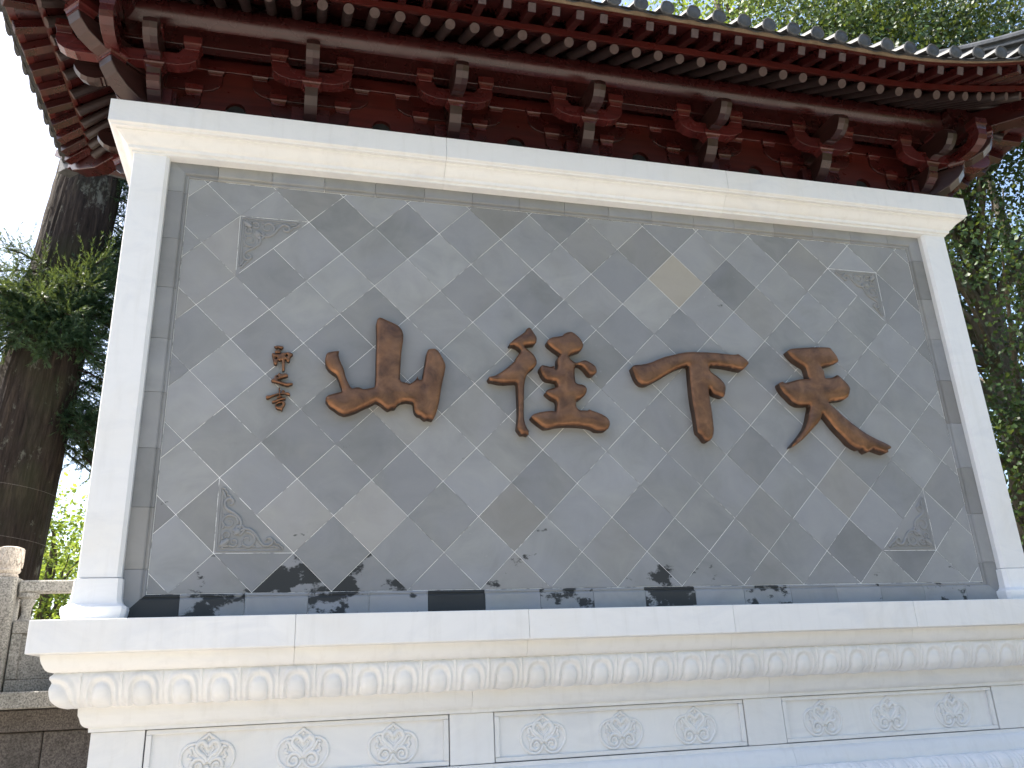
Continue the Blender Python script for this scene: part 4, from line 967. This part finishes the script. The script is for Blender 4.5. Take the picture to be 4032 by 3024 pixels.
ginkgo("ginkgo_tree", "tall ginkgo tree rising over the roof at the upper right, its sunlit leaves yellow green", (7.2, 8.0, 1.6), 18.0, ell_centers(110, (7.6, 7.2, 14.2), (4.2, 2.4, 5.0), 22, lambda p: True), 40000, 6, m='ginkgo_light')
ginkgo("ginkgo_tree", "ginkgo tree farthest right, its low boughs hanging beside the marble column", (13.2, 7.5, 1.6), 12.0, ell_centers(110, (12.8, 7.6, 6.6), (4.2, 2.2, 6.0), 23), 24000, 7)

# cedar: thick fluted trunk, needle plumes
def cedar():
    base = (-5.93, 4.0, 1.5); rng = np.random.default_rng(9); root = tag(empty("cedar_tree", base), "huge dark cedar trunk with fluted bark and needle sprays, left behind the wall", "tree"); inv = Matrix.Translation(base).inverted()
    def pp(o): o.parent = root; o.matrix_parent_inverse = inv; return o
    NA, NZ = 120, 90; rings = []; ph = rng.uniform(0, 6.28, 8)
    def axis(z): return (-5.93 + 0.082 * (z - 1.5) - .002 * max(0, z - 9) ** 2, 4.0)
    def R_(z): return .50 - .0165 * (z - 1.5) if z < 20 else max(.03, .195 - .02 * (z - 20))
    for k in range(NZ):
        z = 1.45 + (k / (NZ - 1)) ** 1.15 * 20.5; cx, cy = axis(z); r = R_(z) + .10 * math.exp(-(z - 1.5) / .5); ring = []
        for i in range(NA):
            a = 2 * math.pi * i / NA
            q = a + .06 * math.sin(z * .9 + ph[5]) + .02 * math.sin(z * 3.1 + a * 4)
            fl = .035 * math.sin(5 * q + ph[0]) * math.sin(.21 * z + ph[1]) + .016 * abs(math.sin(17 * q + 1.5 * math.sin(z * .6) + ph[2])) + .010 * abs(math.sin(37 * q + 1.2 * math.sin(z * 1.3 + ph[3]))) + rng.normal(0, .0035)
            ring.append((cx + (r + fl - .02) * math.cos(a), cy + (r + fl - .02) * math.sin(a), z))
        rings.append(ring)
    pp(MB().loft(rings).build("trunk", M['cedarbark'], None, 0, True, 80))
    for zw in (3.42, 3.98):                                       # two thin wires tied round the trunk
        cx, cy = axis(zw); r = R_(zw) + .045
        pp(MB().tube([(cx + r * math.cos(a), cy + r * math.sin(a), zw - .06 * math.cos(a)) for a in [2 * math.pi * k / 40 for k in range(41)]], .0035, 5).build("wire", M['brownstone']))
    br = MB(); P_, N_, A_, Sz, T_ = [], [], [], [], []
    def plume(origin, direction, length, ntw, tone0, r0=.03, droop=.25, t0=.25):
        """a bough with upswept twigs set with short needles"""
        o = np.array(origin); d = unit(np.array(direction, float)); pts = []
        for t in np.linspace(0, 1, 7): pts.append(o + d * length * t + np.array((0, 0, -droop * length * t * t + .15 * droop * length * t)))
        br.tube(pts, list(np.linspace(r0, .006, 7)), 7)
        for k in range(ntw):
            t = rng.uniform(t0, 1.02); b = o + d * length * t + np.array((0, 0, -droop * length * t * t + .15 * droop * length * t))
            tw = unit(d * .6 + rng.normal(0, .62, 3) + np.array((0, 0, -.10))); Lt = rng.uniform(.16, .38) * (1.25 - .45 * t); m_ = 34
            s = rng.uniform(.02, 1, m_); curve = np.array((0, 0, .22)) * Lt
            q = b + tw * (Lt * s)[:, None] + curve * (s ** 2)[:, None]
            rad_ = unit(rng.normal(0, 1, (m_, 3))); rad_ = unit(rad_ - (rad_ * tw).sum(1, keepdims=True) * tw); ax = unit(tw + rad_ * .62)
            P_.append(q); A_.append(ax); N_.append(unit(np.cross(ax, rng.normal(0, 1, (m_, 3))))); Sz.append(np.full(m_, 1.0) * rng.uniform(.040, .060, m_)); T_.append(np.clip(tone0 + .5 * s * rng.uniform(.2, 1) + rng.normal(0, .08, m_), 0, 1))
    tx, ty = axis(6.6)
    for k in range(46):                                           # clump on the near side of the trunk
        a = rng.uniform(-math.pi * .98, -math.pi * .02); 
        plume((tx + .1 * math.cos(a) + .05, ty - .36, 6.15 + rng.normal(0, .2)), (math.cos(a) * 1.0, math.sin(a) * .6, rng.uniform(-1.0, .8)), rng.uniform(.40, .85), 44, .30, .014, .25, .1)
    for k in range(95):                                           # hanging boughs right of and behind the trunk
        z = rng.uniform(4.6, 9.2); x_, y_ = axis(z); a = rng.uniform(-.35, .75)
        plume((x_ + .3 * math.cos(a), y_ + .3 * math.sin(a), z), (math.cos(a), math.sin(a) * .8, rng.uniform(-.55, .05)), rng.uniform(.5, 1.6), 52, .10, .010, .45, .0)
    for k in range(26):                                           # left and back
        z = rng.uniform(4.2, 6.0); x_, y_ = axis(z); a = rng.uniform(math.pi * .55, math.pi * 1.02)
        plume((x_ + .3 * math.cos(a), y_ + .3 * math.sin(a), z), (math.cos(a), math.sin(a) * .9, rng.uniform(-.35, .2)), rng.uniform(.5, 1.0), 34, .22, .010, .35, .1)
    for k in range(150):                                          # upper crown, above the eaves
        z = 12.0 + 8.5 * rng.uniform(0, 1); x_, y_ = axis(z); a = rng.uniform(0, 2 * math.pi)
        plume((x_, y_, z), (math.cos(a), math.sin(a), rng.uniform(-.05, .35)), rng.uniform(1.0, 2.6) * (1.15 - (z - 10) / 14), 16, .2, .03, .3)
    pp(tag(br.build("boughs", M['cedarbark'], None, 0, True, 80), kind="stuff"))
    Pn, Nn, An, Sn, Tn = map(np.concatenate, (P_, N_, A_, Sz, T_))
    V = ([(-.09, 0, 0), (.09, 0, 0), (0.0, 1.0, 0)], [(0, 1, 2)])
    me = leaf_mesh("needles", Pn, Nn, An, Sn, Tn, V, M['needles']); o = tag(bpy.data.objects.new("needles", me), kind="stuff"); link(o); pp(o)
cedar()
def broadleaf(label, base, height, rad_, n, seed):
    rng = np.random.default_rng(seed); root = tag(empty("broadleaf_tree", base), label, "tree", "sunlit trees behind the balustrade"); inv = Matrix.Translation(base).inverted()
    def pp(o): o.parent = root; o.matrix_parent_inverse = inv
    mb = MB(); tp = [(base[0] + rng.normal(0, .05), base[1], base[2] + z) for z in np.linspace(-.2, height * .8, 8)]; mb.tube(tp, list(np.linspace(.16, .03, 8)), 9); pp(mb.build("trunk", M['bark'], None, 0, True, 60))
    cs = ell_centers(42, (base[0], base[1], base[2] + height * .56), (rad_, rad_, height * .46), seed + 50)
    mb = MB()
    for c in cs[::2]: limb(mb, tp[min(7, max(1, int((c[2] - base[2]) / height * 6)))], c, .035, .008, rng)
    pp(tag(mb.build("branches", M['bark'], None, 0, True, 60), kind="stuff"))
    per = n // len(cs); pos = np.concatenate([c + rng.normal(0, 1, (per, 3)) * np.array((.34, .34, .15)) * rng.uniform(.7, 1.4) for c in cs]); m_ = len(pos)
    nr = unit(rng.normal(0, .7, (m_, 3)) + np.array((0, 0, 1.0))); ax = unit(rng.normal(0, 1, (m_, 3)) + np.array((0, 0, -.4))); ax = unit(ax - (ax * nr).sum(1, keepdims=True) * nr)
    me = leaf_mesh("crown", pos, nr, ax, rng.uniform(.07, .13, m_), np.clip(rng.normal(.5, .24, m_), 0, 1), OVAL, M['broad']); o = tag(bpy.data.objects.new("crown", me), kind="stuff"); link(o); pp(o)
broadleaf("bright yellow green tree seen between cedar trunk and marble column", (-7.0, 11.0, 1.5), 4.2, 1.5, 9000, 31)
broadleaf("sunlit small tree left of the cedar behind the post", (-9.6, 11.5, 1.5), 5.6, 1.7, 9000, 32)
broadleaf("pale green tree directly behind the balustrade rail", (-5.9, 13.0, 1.5), 4.0, 1.6, 9000, 33)
broadleaf("taller hazy green tree farther behind the rail", (-8.2, 17.0, 1.5), 4.6, 1.9, 9000, 34)
